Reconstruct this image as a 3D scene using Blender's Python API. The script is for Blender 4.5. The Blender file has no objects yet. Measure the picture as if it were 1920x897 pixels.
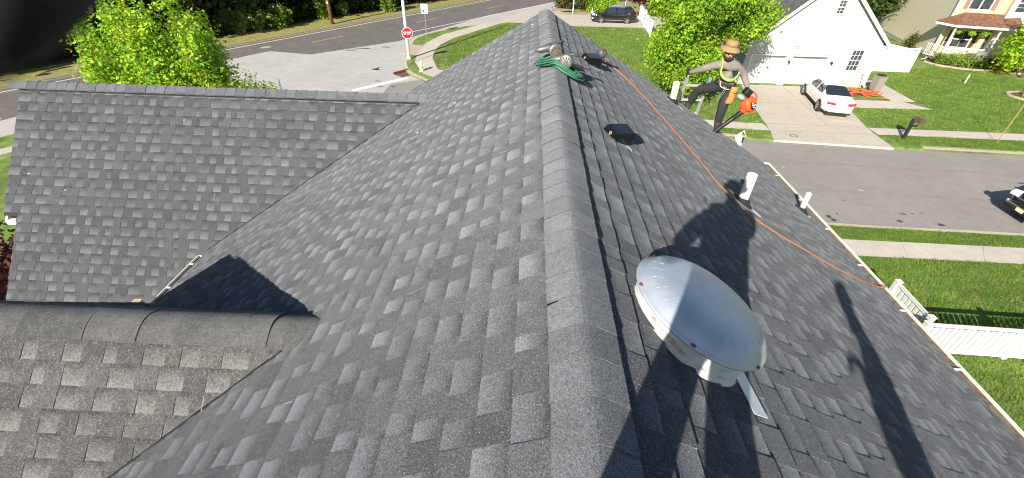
import bpy, math, random
import numpy as np
from mathutils import Vector, Matrix, Euler

R = math.radians
S = bpy.context.scene
COL = S.collection

# ------------------------------------------------------------------ camera
CAM_Z = 9.4
cam_d = bpy.data.cameras.new("camera")
cam = bpy.data.objects.new("camera", cam_d)
COL.objects.link(cam)
cam_d.sensor_fit = 'HORIZONTAL'
cam_d.sensor_width = 36.0
cam_d.lens = 36.0 * 822.0 / 1920.0
cam_d.clip_start = 0.008
cam_d.clip_end = 900.0
cam_d.dof.use_dof = True
cam_d.dof.focus_distance = 7.0
cam_d.dof.aperture_fstop = 8.5
p_, y_, r_ = R(36.44), R(-1.69), R(1.38)
F_ = Vector((math.sin(y_) * math.cos(p_), math.cos(y_) * math.cos(p_), -math.sin(p_)))
X_ = Vector((math.cos(y_), -math.sin(y_), 0.0))
U_ = X_.cross(F_)
Xr = X_ * math.cos(r_) + U_ * math.sin(r_)
Ur = -X_ * math.sin(r_) + U_ * math.cos(r_)
cam.matrix_world = Matrix(((Xr.x, Ur.x, -F_.x, 0), (Xr.y, Ur.y, -F_.y, 0), (Xr.z, Ur.z, -F_.z, CAM_Z), (0, 0, 0, 1)))
S.camera = cam

# ------------------------------------------------------------------ sky, sun, exposure
SUN_DIR = Vector((0.4395, 0.8906, -0.535)).normalized()      # the way the light travels
SUN_ELEV = math.asin(-SUN_DIR.z)
SUN_AZ = math.atan2(-SUN_DIR.x, -SUN_DIR.y)                     # compass bearing of the sun, from +Y towards +X
world = bpy.data.worlds.new("World")
S.world = world
world.use_nodes = True
wn = world.node_tree
for n in list(wn.nodes):
    wn.nodes.remove(n)
sky = wn.nodes.new("ShaderNodeTexSky")
sky.sky_type = 'NISHITA'
sky.sun_disc = False
sky.sun_elevation = SUN_ELEV
sky.sun_rotation = SUN_AZ
sky.altitude = 20
sky.air_density = 1.0
sky.dust_density = 0.6
sky.ozone_density = 1.2
bg = wn.nodes.new("ShaderNodeBackground")
bg.inputs[1].default_value = 0.07
wo = wn.nodes.new("ShaderNodeOutputWorld")
wn.links.new(sky.outputs[0], bg.inputs[0])
wn.links.new(bg.outputs[0], wo.inputs[0])
sun_d = bpy.data.lights.new("sun", 'SUN')
sun_d.energy = 5.0
sun_d.angle = R(0.5)
sun_d.color = (1.0, 0.93, 0.82)
sun = bpy.data.objects.new("sun", sun_d)
COL.objects.link(sun)
sun.rotation_euler = SUN_DIR.to_track_quat('-Z', 'Y').to_euler()
sun.location = (-30, -60, 60)
S.view_settings.view_transform = 'Standard'
S.view_settings.look = 'None'
S.view_settings.gamma = 1.0
S.view_settings.exposure = 0.92
S.cycles.filter_width = 1.1
S.cycles.max_bounces = 6
S.cycles.transparent_max_bounces = 6

# ------------------------------------------------------------------ materials
MATS = {}

def mat(name, col, rough=0.8, var=0.0, scale=5.0, col2=None, bump=0.0, bscale=None, metal=0.0, spec=0.5, attr=None,
        speck=0.0, speck_scale=300.0, speck_col=None, transl=0.0, coat=0.0, stretch=None, emit=None, big=0.0, bigscale=0.4):
    """Principled material: base colour x noise (+ a second colour), bump, optional colour attribute."""
    m = bpy.data.materials.new(name)
    m.use_nodes = True
    nt = m.node_tree
    N, L = nt.nodes, nt.links
    b = N["Principled BSDF"]
    b.inputs["Roughness"].default_value = rough
    b.inputs["Metallic"].default_value = metal
    b.inputs["Specular IOR Level"].default_value = spec
    b.inputs["Coat Weight"].default_value = coat
    m.diffuse_color = (*col[:3], 1)
    geo = N.new("ShaderNodeNewGeometry")
    pos = geo.outputs["Position"]
    if stretch:
        mp = N.new("ShaderNodeMapping"); mp.inputs["Scale"].default_value = stretch
        L.new(pos, mp.inputs[0]); pos = mp.outputs[0]
    c = N.new("ShaderNodeRGB"); c.outputs[0].default_value = (*col[:3], 1)
    cur = c.outputs[0]

    def mix(kind, fac, a, bb):
        x = N.new("ShaderNodeMix"); x.data_type = 'RGBA'; x.blend_type = kind
        for sck, v in ((x.inputs[0], fac), (x.inputs[6], a), (x.inputs[7], bb)):
            if isinstance(v, bpy.types.NodeSocket): L.new(v, sck)
            elif isinstance(v, (int, float)): sck.default_value = v
            else: sck.default_value = (*v[:3], 1)
        return x.outputs[2]

    def ntex(sc, det=4.0, ro=0.6):
        t = N.new("ShaderNodeTexNoise"); t.inputs["Scale"].default_value = sc
        t.inputs["Detail"].default_value = det; t.inputs["Roughness"].default_value = ro
        L.new(pos, t.inputs["Vector"]); return t.outputs["Fac"]

    def ramp(s, a, bb, c0=(0, 0, 0), c1=(1, 1, 1)):
        r = N.new("ShaderNodeValToRGB"); r.color_ramp.elements[0].position = a; r.color_ramp.elements[1].position = bb
        r.color_ramp.elements[0].color = (*c0, 1); r.color_ramp.elements[1].color = (*c1, 1)
        L.new(s, r.inputs[0]); return r.outputs[0]
    if col2 is not None:
        cur = mix('MIX', ramp(ntex(scale, 5.0), 0.38, 0.62), cur, col2)
    if var:
        cur = mix('MULTIPLY', 1.0, cur, ramp(ntex(scale * 1.7, 6.0), 0.3, 0.7, (1 - var,) * 3, (1 + var,) * 3))
    if big:
        cur = mix('MULTIPLY', 1.0, cur, ramp(ntex(bigscale, 3.0), 0.3, 0.7, (1 - big,) * 3, (1 + big,) * 3))
    if attr:
        at = N.new("ShaderNodeAttribute"); at.attribute_name = attr
        cur = mix('MULTIPLY', 1.0, cur, at.outputs["Color"])
    if speck:
        vo = N.new("ShaderNodeTexVoronoi"); vo.inputs["Scale"].default_value = speck_scale
        L.new(pos, vo.inputs["Vector"])
        sp = N.new("ShaderNodeSeparateColor"); L.new(vo.outputs["Color"], sp.inputs[0])
        cur = mix('MULTIPLY', 1.0, cur, ramp(sp.outputs[0], 0.0, 1.0, (1 - speck,) * 3, (1 + speck,) * 3))
        if speck_col:
            cur = mix('MIX', ramp(sp.outputs[1], 0.95, 0.97), cur, speck_col)
    L.new(cur, b.inputs["Base Color"])
    if bump:
        bp = N.new("ShaderNodeBump"); bp.inputs["Strength"].default_value = bump
        bp.inputs["Distance"].default_value = 0.02
        L.new(ntex(bscale or scale * 6, 6.0, 0.7), bp.inputs["Height"]); L.new(bp.outputs[0], b.inputs["Normal"])
    if emit:
        b.inputs["Emission Color"].default_value = (*emit[:3], 1); b.inputs["Emission Strength"].default_value = emit[3]
    if transl:
        out = N["Material Output"]
        tr = N.new("ShaderNodeBsdfTranslucent"); L.new(cur, tr.inputs[0])
        ms = N.new("ShaderNodeMixShader"); ms.inputs[0].default_value = transl
        L.new(b.outputs[0], ms.inputs[1]); L.new(tr.outputs[0], ms.inputs[2]); L.new(ms.outputs[0], out.inputs[0])
    MATS[name] = m
    return m

# ------------------------------------------------------------------ mesh builder
class MB:
    def __init__(s):
        s.v = []; s.f = []; s.mi = []; s.t = []; s.has_t = False

    def add(s, verts, faces, m=0, tone=None):
        o = len(s.v)
        s.v.extend([tuple(p) for p in verts])
        if tone is not None:
            s.has_t = True
            s.t.extend(tone)
        else:
            s.t.extend([(1, 1, 1)] * len(verts))
        for f in faces:
            s.f.append([i + o for i in f]); s.mi.append(m)
        return s

    def box(s, c, d, m=0, rot=None, tone=None):
        hx, hy, hz = d[0] / 2, d[1] / 2, d[2] / 2
        P = [Vector((x, y, z)) for x in (-hx, hx) for y in (-hy, hy) for z in (-hz, hz)]
        if rot is not None: P = [rot @ q for q in P]
        C = Vector(c)
        return s.add([q + C for q in P], [(0, 1, 3, 2), (4, 6, 7, 5), (0, 4, 5, 1), (2, 3, 7, 6), (0, 2, 6, 4), (1, 5, 7, 3)], m,
                     None if tone is None else [tone] * 8)

    def bar(s, a, b, w, h, m=0, up=(0, 0, 1)):
        """A rectangular bar from a to b."""
        a, b = Vector(a), Vector(b)
        d = (b - a); l = d.length; d.normalize()
        u = Vector(up)
        if abs(d.dot(u)) > 0.98: u = Vector((0, 1, 0))
        x = d.cross(u).normalized(); z = x.cross(d)
        M = Matrix((x, d, z)).transposed()
        return s.box((a + b) / 2, (w, l, h), m, M)

    def prism(s, poly, M, h0, h1, m=0, mtop=None):
        """poly: 2D list, M: 4x4 to place, extruded along local z."""
        n = len(poly)
        v = [M @ Vector((x, y, h0)) for x, y in poly] + [M @ Vector((x, y, h1)) for x, y in poly]
        s.add(v, [tuple(range(n - 1, -1, -1))], m) if False else None
        o = len(s.v)
        s.v.extend([tuple(q) for q in v]); s.t.extend([(1, 1, 1)] * len(v))
        s.f.append([o + i for i in range(n - 1, -1, -1)]); s.mi.append(m)
        s.f.append([o + n + i for i in range(n)]); s.mi.append(m if mtop is None else mtop)
        for i in range(n):
            j = (i + 1) % n
            s.f.append([o + i, o + j, o + n + j, o + n + i]); s.mi.append(m)
        return s

    def tube(s, pts, r, seg=8, m=0, caps=True, closed=False):
        pts = [Vector(p) for p in pts]; n = len(pts)
        rs = r if isinstance(r, (list, tuple)) else [r] * n
        ref = None; o = len(s.v)
        for i, p in enumerate(pts):
            if closed: d = pts[(i + 1) % n] - pts[i - 1]
            else: d = pts[min(i + 1, n - 1)] - pts[max(i - 1, 0)]
            if d.length < 1e-9: d = Vector((0, 0, 1))
            d.normalize()
            if ref is None:
                ref = Vector((0, 0, 1)) if abs(d.z) < 0.9 else Vector((1, 0, 0))
            x = d.cross(ref)
            if x.length < 1e-6: x = d.orthogonal()
            x.normalize(); yv = x.cross(d).normalized(); ref = yv
            for k in range(seg):
                a = 2 * math.pi * k / seg
                s.v.append(tuple(p + (x * math.cos(a) + yv * math.sin(a)) * rs[i])); s.t.append((1, 1, 1))
        rng = n if closed else n - 1
        for i in range(rng):
            for k in range(seg):
                k2 = (k + 1) % seg; i2 = (i + 1) % n
                s.f.append([o + i * seg + k, o + i * seg + k2, o + i2 * seg + k2, o + i2 * seg + k]); s.mi.append(m)
        if caps and not closed:
            s.f.append([o + k for k in range(seg - 1, -1, -1)]); s.mi.append(m)
            s.f.append([o + (n - 1) * seg + k for k in range(seg)]); s.mi.append(m)
        return s

    def lathe(s, prof, M=None, seg=20, m=0, cap=True):
        M = M or Matrix()
        o = len(s.v); n = len(prof)
        for r, z in prof:
            for k in range(seg):
                a = 2 * math.pi * k / seg
                s.v.append(tuple(M @ Vector((r * math.cos(a), r * math.sin(a), z)))); s.t.append((1, 1, 1))
        for i in range(n - 1):
            for k in range(seg):
                k2 = (k + 1) % seg
                s.f.append([o + i * seg + k, o + i * seg + k2, o + (i + 1) * seg + k2, o + (i + 1) * seg + k]); s.mi.append(m)
        if cap:
            if prof[0][0] > 1e-5: s.f.append([o + k for k in range(seg - 1, -1, -1)]); s.mi.append(m)
            if prof[-1][0] > 1e-5: s.f.append([o + (n - 1) * seg + k for k in range(seg)]); s.mi.append(m)
        return s

    def ball(s, c, r, seg=12, rings=8, m=0, M=None):
        rx, ry, rz = (r, r, r) if isinstance(r, (int, float)) else r
        MM = Matrix.Translation(Vector(c)) @ (M or Matrix()) @ Matrix.Diagonal((rx, ry, rz, 1))
        return s.lathe([(math.sin(math.pi * i / rings), -math.cos(math.pi * i / rings)) for i in range(rings + 1)], MM, seg, m, False)

    def mesh(s, name, mats):
        me = bpy.data.meshes.new(name)
        me.from_pydata(s.v, [], s.f)
        if not isinstance(mats, (list, tuple)): mats = [mats]
        for q in mats: me.materials.append(q)
        if len(mats) > 1: me.polygons.foreach_set("material_index", s.mi)
        if s.has_t:
            ca = me.color_attributes.new("tone", 'FLOAT_COLOR', 'POINT')
            arr = np.ones((len(s.v), 4), np.float32); arr[:, :3] = np.array(s.t, np.float32).reshape(-1, 3)
            ca.data.foreach_set("color", arr.ravel())
        me.update()
        return me

    def build(s, name, mats, parent=None, smooth=False, off=None, bevel=0.0, angle=None):
        if off is not None:
            ox, oy, oz = off
            s.v = [(x - ox, y - oy, z - oz) for x, y, z in s.v]
        o = bpy.data.objects.new(name, s.mesh(name, mats))
        COL.objects.link(o)
        if parent is not None: o.parent = parent
        if smooth: shade(o, angle)
        if bevel:
            b = o.modifiers.new("bevel", 'BEVEL'); b.width = bevel; b.segments = 2; b.limit_method = 'ANGLE'
        return o

def shade(o, angle=None):
    me = o.data
    me.polygons.foreach_set("use_smooth", [True] * len(me.polygons))
    if angle is not None:
        try: me.set_sharp_from_angle(angle=R(angle))
        except Exception: pass

def fixn(o):
    import bmesh
    bm = bmesh.new(); bm.from_mesh(o.data); bmesh.ops.recalc_face_normals(bm, faces=bm.faces); bm.to_mesh(o.data); bm.free()
    return o

def tag(o, label=None, cat=None, group=None, kind=None):
    if label: o['label'] = label
    if cat: o['category'] = cat
    if group: o['group'] = group
    if kind: o['kind'] = kind
    return o

def thing(name, label, cat, loc=(0, 0, 0), rotz=0.0, group=None):
    o = bpy.data.objects.new(name, None)
    o.empty_display_size = 0.2
    COL.objects.link(o)
    o.location = loc; o.rotation_euler = (0, 0, rotz)
    return tag(o, label, cat, group)

def structure(o):
    o['kind'] = 'structure'; return o

def copy_tree(o, parent=None):
    c = o.copy(); COL.objects.link(c)
    if parent is not None: c.parent = parent
    for ch in list(o.children): copy_tree(ch, c)
    return c

def raw_mesh(name, V, F, mats, tone=None, mi=None):
    """Fast numpy mesh: V (n,3), F (m,k) all faces of one size."""
    me = bpy.data.meshes.new(name)
    V = np.asarray(V, np.float32); F = np.asarray(F, np.int32); k = F.shape[1]
    me.vertices.add(len(V)); me.vertices.foreach_set("co", V.ravel())
    me.loops.add(F.size); me.loops.foreach_set("vertex_index", F.ravel())
    me.polygons.add(len(F)); me.polygons.foreach_set("loop_start", np.arange(0, F.size, k, dtype=np.int32))
    if not isinstance(mats, (list, tuple)): mats = [mats]
    for q in mats: me.materials.append(q)
    if tone is not None:
        ca = me.color_attributes.new("tone", 'FLOAT_COLOR', 'POINT')
        arr = np.ones((len(V), 4), np.float32); arr[:, :3] = tone
        ca.data.foreach_set("color", arr.ravel())
    me.update(calc_edges=True); me.validate()
    return me

def text_part(s, size, M, m, parent, name="lettering", extrude=0.002, bold=0.0):
    """Raised lettering as real mesh, placed by the 4x4 matrix M."""
    cu = bpy.data.curves.new(name, 'FONT'); cu.body = s; cu.size = size; cu.extrude = extrude; cu.offset = bold
    cu.align_x = 'CENTER'; cu.align_y = 'CENTER'; cu.resolution_u = 3
    t = bpy.data.objects.new(name, cu); COL.objects.link(t)
    dg = bpy.context.evaluated_depsgraph_get()
    me = bpy.data.meshes.new_from_object(t.evaluated_get(dg))
    bpy.data.objects.remove(t); me.materials.clear(); me.materials.append(m)
    me.transform(M)
    o = bpy.data.objects.new(name, me); COL.objects.link(o); o.parent = parent
    return o
# ------------------------------------------------------------------ material library
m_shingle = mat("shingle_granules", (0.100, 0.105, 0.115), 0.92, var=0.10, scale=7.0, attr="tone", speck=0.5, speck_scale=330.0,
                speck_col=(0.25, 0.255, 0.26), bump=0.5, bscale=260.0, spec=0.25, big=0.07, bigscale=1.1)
m_shingle_far = m_shingle
m_cap = mat("cap_granules", (0.128, 0.135, 0.148), 0.92, var=0.10, scale=9.0, attr="tone", speck=0.5, speck_scale=340.0,
            speck_col=(0.25, 0.255, 0.26), bump=0.5, bscale=260.0, spec=0.25)
m_cut = mat("cut_shingle_edge", (0.10, 0.095, 0.088), 0.9, var=0.6, scale=30.0)
m_shingle_frontlit = mat("front_lit_granules", (0.122, 0.121, 0.119), 0.92, var=0.14, scale=9.0, attr="tone", speck=0.6, speck_scale=260.0,  # browner, flecked look of direct front light painted into the near gable slope
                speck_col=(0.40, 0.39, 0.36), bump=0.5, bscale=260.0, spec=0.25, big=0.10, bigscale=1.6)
m_cap_gable = mat("gable_cap_granules", (0.118, 0.118, 0.119), 0.92, var=0.16, scale=8.0, attr="tone", speck=0.5, speck_scale=300.0,  # greyer, blotchier granules for the near gable's caps
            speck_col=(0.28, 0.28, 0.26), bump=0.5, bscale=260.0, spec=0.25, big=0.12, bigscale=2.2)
for q_ in (m_shingle, m_shingle_frontlit, m_cap, m_cap_gable):          # granules: a rough diffuse surface
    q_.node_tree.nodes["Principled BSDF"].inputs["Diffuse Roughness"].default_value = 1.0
m_deck = mat("roof_underlayment", (0.02, 0.02, 0.022), 0.9)
m_white = mat("white_vinyl", (0.66, 0.655, 0.64), 0.45, var=0.03, scale=3.0)
m_whitesiding = mat("white_siding", (0.45, 0.45, 0.44), 0.5, var=0.03, scale=2.0, stretch=(0.3, 0.3, 4))
m_gut = mat("gutter_white", (0.78, 0.76, 0.70), 0.4, var=0.08, scale=8.0)
m_silt = mat("gutter_silt", (0.11, 0.08, 0.05), 0.9, var=0.4, scale=14.0, col2=(0.19, 0.15, 0.10))
m_grass = mat("lawn_grass", (0.112, 0.205, 0.036), 0.95, var=0.38, scale=1.1, col2=(0.180, 0.225, 0.066), bump=0.8, bscale=22.0, spec=0.15, big=0.28, bigscale=0.35)
m_blade = mat("grass_blade", (0.19, 0.325, 0.048), 0.8, attr="tone", transl=0.5, spec=0.5)
m_drygrass = mat("dry_verge_grass", (0.25, 0.26, 0.06), 0.95, var=0.35, scale=3.0, col2=(0.32, 0.26, 0.12), bump=0.8, bscale=18.0, spec=0.1)
m_asphalt_dark = mat("main_road_asphalt", (0.150, 0.137, 0.128), 0.9, var=0.16, scale=1.4, speck=0.22, speck_scale=55.0, bump=0.2, bscale=90, big=0.10, bigscale=0.5, spec=0.3)
m_asphalt = mat("street_asphalt", (0.27, 0.245, 0.225), 0.9, var=0.07, scale=1.6, speck=0.12, speck_scale=60.0, bump=0.2, bscale=90, big=0.07, bigscale=0.35, spec=0.3)
m_apron = mat("worn_pale_asphalt", (0.43, 0.41, 0.395), 0.9, var=0.08, scale=1.2, speck=0.1, speck_scale=50.0, big=0.06, bigscale=0.3, spec=0.3)
m_conc = mat("concrete", (0.47, 0.415, 0.345), 0.9, var=0.08, scale=2.2, big=0.06, bigscale=0.5, speck=0.06, speck_scale=80, bump=0.15, bscale=60)
m_walk = mat("walk_concrete", (0.50, 0.445, 0.38), 0.9, var=0.09, scale=2.0, big=0.07, bigscale=0.5, speck=0.06, speck_scale=80, bump=0.15, bscale=60)
m_kerb = mat("kerb_concrete", (0.46, 0.40, 0.31), 0.9, var=0.10, scale=3.0)
m_pink = mat("ramp_concrete", (0.46, 0.35, 0.28), 0.9, var=0.1, scale=2.5)
m_paintw = mat("white_road_paint", (0.72, 0.70, 0.66), 0.7, var=0.12, scale=6.0)
m_painty = mat("yellow_road_paint", (0.60, 0.36, 0.13), 0.7, var=0.15, scale=6.0)
m_stain = mat("oil_stain", (0.05, 0.047, 0.045), 0.7, var=0.2, scale=10)
m_mulch = mat("leaf_litter", (0.055, 0.035, 0.022), 0.95, var=0.5, scale=6.0, col2=(0.12, 0.08, 0.045), bump=0.8, bscale=14)
m_redmulch = mat("red_mulch", (0.12, 0.04, 0.025), 0.95, var=0.5, scale=9.0, bump=0.8, bscale=20)
m_sand = mat("sandy_dirt", (0.42, 0.31, 0.20), 0.95, var=0.2, scale=3.0, col2=(0.36, 0.24, 0.15), bump=0.5, bscale=10)
m_rust = mat("rusty_iron", (0.22, 0.085, 0.05), 0.8, var=0.4, scale=18.0, col2=(0.12, 0.05, 0.035))
m_black = mat("black_plastic", (0.009, 0.009, 0.010), 0.5, spec=0.5)
m_ventblack = mat("glossy_vent_black", (0.008, 0.008, 0.009), 0.16, spec=0.8)
m_blackmatte = mat("black_cloth", (0.017, 0.016, 0.017), 0.9, var=0.3, scale=20)
m_rubber = mat("black_rubber", (0.02, 0.02, 0.021), 0.7)
m_metal = mat("galvanised_metal", (0.56, 0.58, 0.60), 0.42, metal=0.85, var=0.08, scale=12)
m_alu = mat("aluminium", (0.62, 0.62, 0.60), 0.45, metal=0.6, var=0.08, scale=20)
m_fanpaint = mat("weathered_grey_paint", (0.42, 0.47, 0.53), 0.38, metal=0.2, var=0.05, scale=9.0, col2=(0.38, 0.42, 0.47), spec=0.6, bump=0.05, bscale=24)
m_glass = mat("dark_glass", (0.02, 0.025, 0.03), 0.06, spec=0.9)
m_pane = mat("window_pane", (0.045, 0.052, 0.06), 0.12, spec=0.5, var=0.4, scale=2.5)
m_bark = mat("bark", (0.11, 0.085, 0.062), 0.95, var=0.35, scale=8.0, bump=0.8, bscale=24, stretch=(3, 3, 0.6))
m_barkpale = mat("pale_bark", (0.24, 0.21, 0.17), 0.95, var=0.3, scale=8.0, bump=0.6, bscale=24, stretch=(3, 3, 0.6))
m_wood = mat("weathered_wood", (0.20, 0.10, 0.055), 0.9, var=0.3, scale=6.0, stretch=(5, 5, 0.6))
# ------------------------------------------------------------------ the house we stand on
rng = random.Random(11)
house = thing("house", "house under the charcoal shingle roof that fills the foreground", "house", (0, 0, 0))
RX, RZ, TS = 0.24, 8.18, 0.585            # main ridge x, z, slope
cT, sT = 1 / math.hypot(1, TS), TS / math.hypot(1, TS)
WY, WZ, WK = 6.53, 7.17, 1.15             # far wing ridge y, z, slope
cW, sW = 1 / math.hypot(1, WK), WK / math.hypot(1, WK)
GY, GZ, GK = 1.84, 7.295, 1.0              # near gable ridge y, z, slope
cG, sG = 1 / math.hypot(1, GK), GK / math.hypot(1, GK)
EXPO = 0.143
TOOTH_W = (0.09, 0.115, 0.14, 0.165, 0.19)
camP = Vector((0, 0, CAM_Z))
Fv, Xv, Uv = F_, Xr, Ur

def in_view(p, margin=1.08):
    d = p - camP
    z = d.dot(Fv)
    if z < 0.2: return None
    x = 822 / 960 * d.dot(Xv) / z; y = 822 / 448.5 * d.dot(Uv) / z
    return z if abs(x) < margin and abs(y) < margin else None

def tooth_geo(w, tone, th):
    """a raised laminated tab: local x across, y down the slope, z out of the roof."""
    h = w / 2
    z0, z1 = 0.0012, 0.0085 + th
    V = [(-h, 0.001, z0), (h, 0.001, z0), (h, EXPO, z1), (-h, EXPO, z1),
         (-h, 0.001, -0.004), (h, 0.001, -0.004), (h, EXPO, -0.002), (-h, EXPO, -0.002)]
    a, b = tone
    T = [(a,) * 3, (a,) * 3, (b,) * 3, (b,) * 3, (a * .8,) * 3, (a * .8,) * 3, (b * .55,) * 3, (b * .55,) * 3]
    F = [(0, 3, 2, 1), (0, 4, 7, 3), (1, 2, 6, 5), (2, 3, 7, 6)]
    return V, F, T

TONES = ((0.86, 0.92), (0.92, 1.00), (0.98, 1.16), (0.74, 0.80))
tooth_mesh = {}

def get_tooth(wi, ti, hi, m=None):
    m = m or m_shingle
    k = (wi, ti, hi, m.name)
    if k not in tooth_mesh:
        V, F, T = tooth_geo(TOOTH_W[wi], TONES[ti], (0.0042, 0.0058)[hi])
        mb = MB(); mb.add(V, F, 0, T)
        tooth_mesh[k] = mb.mesh("shingle", m)
    return tooth_mesh[k]

def clip_poly(P, planes):
    """P: list of (u, v, h, t); planes: (a, b, c) keep a*u+b*v<=c."""
    for a, b, c in planes:
        Q = []
        n = len(P)
        for i in range(n):
            p, q = P[i], P[(i + 1) % n]
            dp, dq = a * p[0] + b * p[1] - c, a * q[0] + b * q[1] - c
            if dp <= 0: Q.append(p)
            if (dp < 0 < dq) or (dq < 0 < dp):
                k = dp / (dp - dq)
                Q.append(tuple(p[j] + (q[j] - p[j]) * k for j in range(4)))
        P = Q
        if len(P) < 3: return []
    return P

singles = []          # (size on screen, slope object, matrix, variant)
slopes = []

def roof_slope(O, U, V, u0, u1, L, clips, notch=False, gm=None):
    """clips(u, v) -> list of half planes for a piece at (u, v)."""
    O, U, V = Vector(O), Vector(U), Vector(V)
    Nn = U.cross(V)
    if Nn.z < 0: Nn = -Nn
    Nn.normalize()
    U2 = V.cross(Nn)
    sgn = 1 if U2.dot(U) > 0 else -1
    deck = MB()
    st = MB()
    n = int(math.ceil(L / EXPO))
    W = lambda u, v, h: O + U * u + V * v + Nn * h
    def put(P, low):
        if len(P) < 3: return
        k = len(P)
        top = [W(p[0], p[1], p[2]) for p in P]
        bot = [W(p[0], p[1], low) for p in P]
        T = [(p[3],) * 3 for p in P]
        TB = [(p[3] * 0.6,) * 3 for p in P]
        F = [tuple(range(k))] + [(i, k + i, k + (i + 1) % k, (i + 1) % k) for i in range(k)]
        nn = (top[1] - top[0]).cross(top[2] - top[0])
        if nn.dot(Nn) < 0: F = [tuple(reversed(f)) for f in F]
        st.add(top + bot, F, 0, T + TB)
    tabs = []
    for i in range(n):
        v0 = i * EXPO; v1 = min(v0 + EXPO, L)
        u = u0 - rng.uniform(0, 0.25) if i % 2 else u0 - rng.uniform(0.1, 0.4)
        jit = rng.uniform(-0.002, 0.002)
        run = 0
        while u < u1:
            wi = rng.choices(range(5), (2, 3, 4, 3, 2))[0]
            tw = TOOTH_W[wi]; sw = rng.choice((0.08, 0.10, 0.125, 0.15, 0.17))
            if run > 1.0: run = 0; sw += 0.004
            run += tw + sw
            a, b = u, min(u + tw + sw, u1)
            ua = max(a, u0)
            if b - ua > 0.005:
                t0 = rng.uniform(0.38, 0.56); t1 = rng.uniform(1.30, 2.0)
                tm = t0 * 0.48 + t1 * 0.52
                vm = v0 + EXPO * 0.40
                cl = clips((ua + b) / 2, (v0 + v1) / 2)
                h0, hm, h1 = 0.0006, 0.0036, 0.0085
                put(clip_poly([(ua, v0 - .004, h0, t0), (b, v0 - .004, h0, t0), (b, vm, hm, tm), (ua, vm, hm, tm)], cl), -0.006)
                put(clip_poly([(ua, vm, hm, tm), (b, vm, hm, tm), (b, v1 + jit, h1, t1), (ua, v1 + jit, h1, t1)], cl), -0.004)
            tc = u + tw / 2
            if u > u0 - 0.001 and u + tw < u1 + 0.001:
                ti = rng.choices(range(4), (4, 4, 2, 2))[0]; hi = rng.randrange(2)
                cl = clips(tc, (v0 + v1) / 2)
                cs = [(tc - tw / 2, v0), (tc + tw / 2, v0), (tc + tw / 2, v1), (tc - tw / 2, v1)]
                inside = all(aa * p[0] + bb * p[1] <= cc for aa, bb, cc in cl for p in cs)
                if inside and v1 - v0 > EXPO - 1e-4:
                    M = Matrix.Identity(4)
                    q = W(tc, v0 + jit, 0)
                    for r in range(3): M[r][0], M[r][1], M[r][2], M[r][3] = U2[r], V[r], Nn[r], q[r]
                    M = M @ Matrix.Rotation(rng.gauss(0, 0.006), 4, 'Z')
                    tabs.append((M, wi, ti, hi))
                else:
                    th = (0.0042, 0.0058)[hi]
                    a_, b_ = TONES[ti]
                    put(clip_poly([(cs[0][0], v0 + .001, .0012, a_), (cs[1][0], v0 + .001, .0012, a_), (cs[2][0], v1, .0085 + th, b_), (cs[3][0], v1, .0085 + th, b_)], cl), -0.003)
            u += tw + sw
    slopes.append(dict(st=st, tabs=tabs, gm=gm or m_shingle))
    sl = slopes[-1]
    sl['W'] = W; sl['N'] = Nn; sl['clips'] = clips
    # deck sheet under the courses
    poly = [(u0, 0, -0.008, 1), (u1, 0, -0.008, 1), (u1, L, -0.008, 1), (u0, L, -0.008, 1)]
    P = [W(*p[:3]) for p in poly]; B = [W(p[0], p[1], -0.12) for p in poly]
    F = [(0, 1, 2, 3), (4, 7, 6, 5), (0, 4, 5, 1), (1, 5, 6, 2), (2, 6, 7, 3), (3, 7, 4, 0)]
    if (P[1] - P[0]).cross(P[2] - P[0]).dot(Nn) < 0: F = [tuple(reversed(f)) for f in F]
    deck.add(P + B, F)
    if notch:
        deck = MB()
        for a_, b_, v0_, v1_ in ((u0, u1, 0, 2.06), (-7.60, u1, 2.06, L)):
            deck.prism([(a_, v0_), (b_, v0_), (b_, v1_), (a_, v1_)], Matrix(((U.x, V.x, Nn.x, O.x), (U.y, V.y, Nn.y, O.y), (U.z, V.z, Nn.z, O.z), (0, 0, 0, 1))), -.12, -.008)
    sl['obj'] = fixn(deck.build("roof_slope", m_deck, house))
    for tb in tabs:
        c = tb[0].translation + V * 0.07
        z = in_view(c)
        if z:
            view = (c - camP).normalized()
            sz = abs(view.dot(Nn)) / (z * z)
            singles.append((sz, sl, tb))
    sl['used'] = set()
    return sl

# half planes of the valleys, written in each slope's own (u, v)
def clip_main_left(u, v):
    if v < ((RZ - GZ) if u < 4.3 else (RZ - WZ)) / sT - .05: return []
    if u < GY: return [(GK, sT, (RZ - GZ) + GK * GY - .018)]
    if u < 4.3: return [(-GK, sT, (RZ - GZ) - GK * GY - .010)]
    if u < WY: return [(WK, sT, (RZ - WZ) + WK * WY - .022)]
    return [(-WK, sT, (RZ - WZ) - WK * WY)]
LX = RX - 4.87; LZ = RZ - TS * 4.87                      # the main roof's left eave: past it the valley ends
def clip_wing(u, v):
    c = WZ - RZ + TS * RX - .012
    return ([(TS, sW, c)] if v < (c - TS * LX) / sW else [(1, 0, LX + .15)]) + ([(-1, 0, 7.60)] if v > 2.06 else [])
def clip_gable(u, v):
    c = GZ - RZ + TS * RX - .010
    return [(TS, sG, c)] if v < (c - TS * LX) / sG else [(1, 0, LX + .15)]
none_ = lambda u, v: []
YB, YE = -5.0, 8.0
s_right = roof_slope((RX, 0, RZ), (0, 1, 0), (cT, 0, -sT), YB, YE, 4.38 / cT, none_)
s_left = roof_slope((RX, 0, RZ), (0, 1, 0), (-cT, 0, -sT), YB, YE, 4.87 / cT, clip_main_left)
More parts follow.
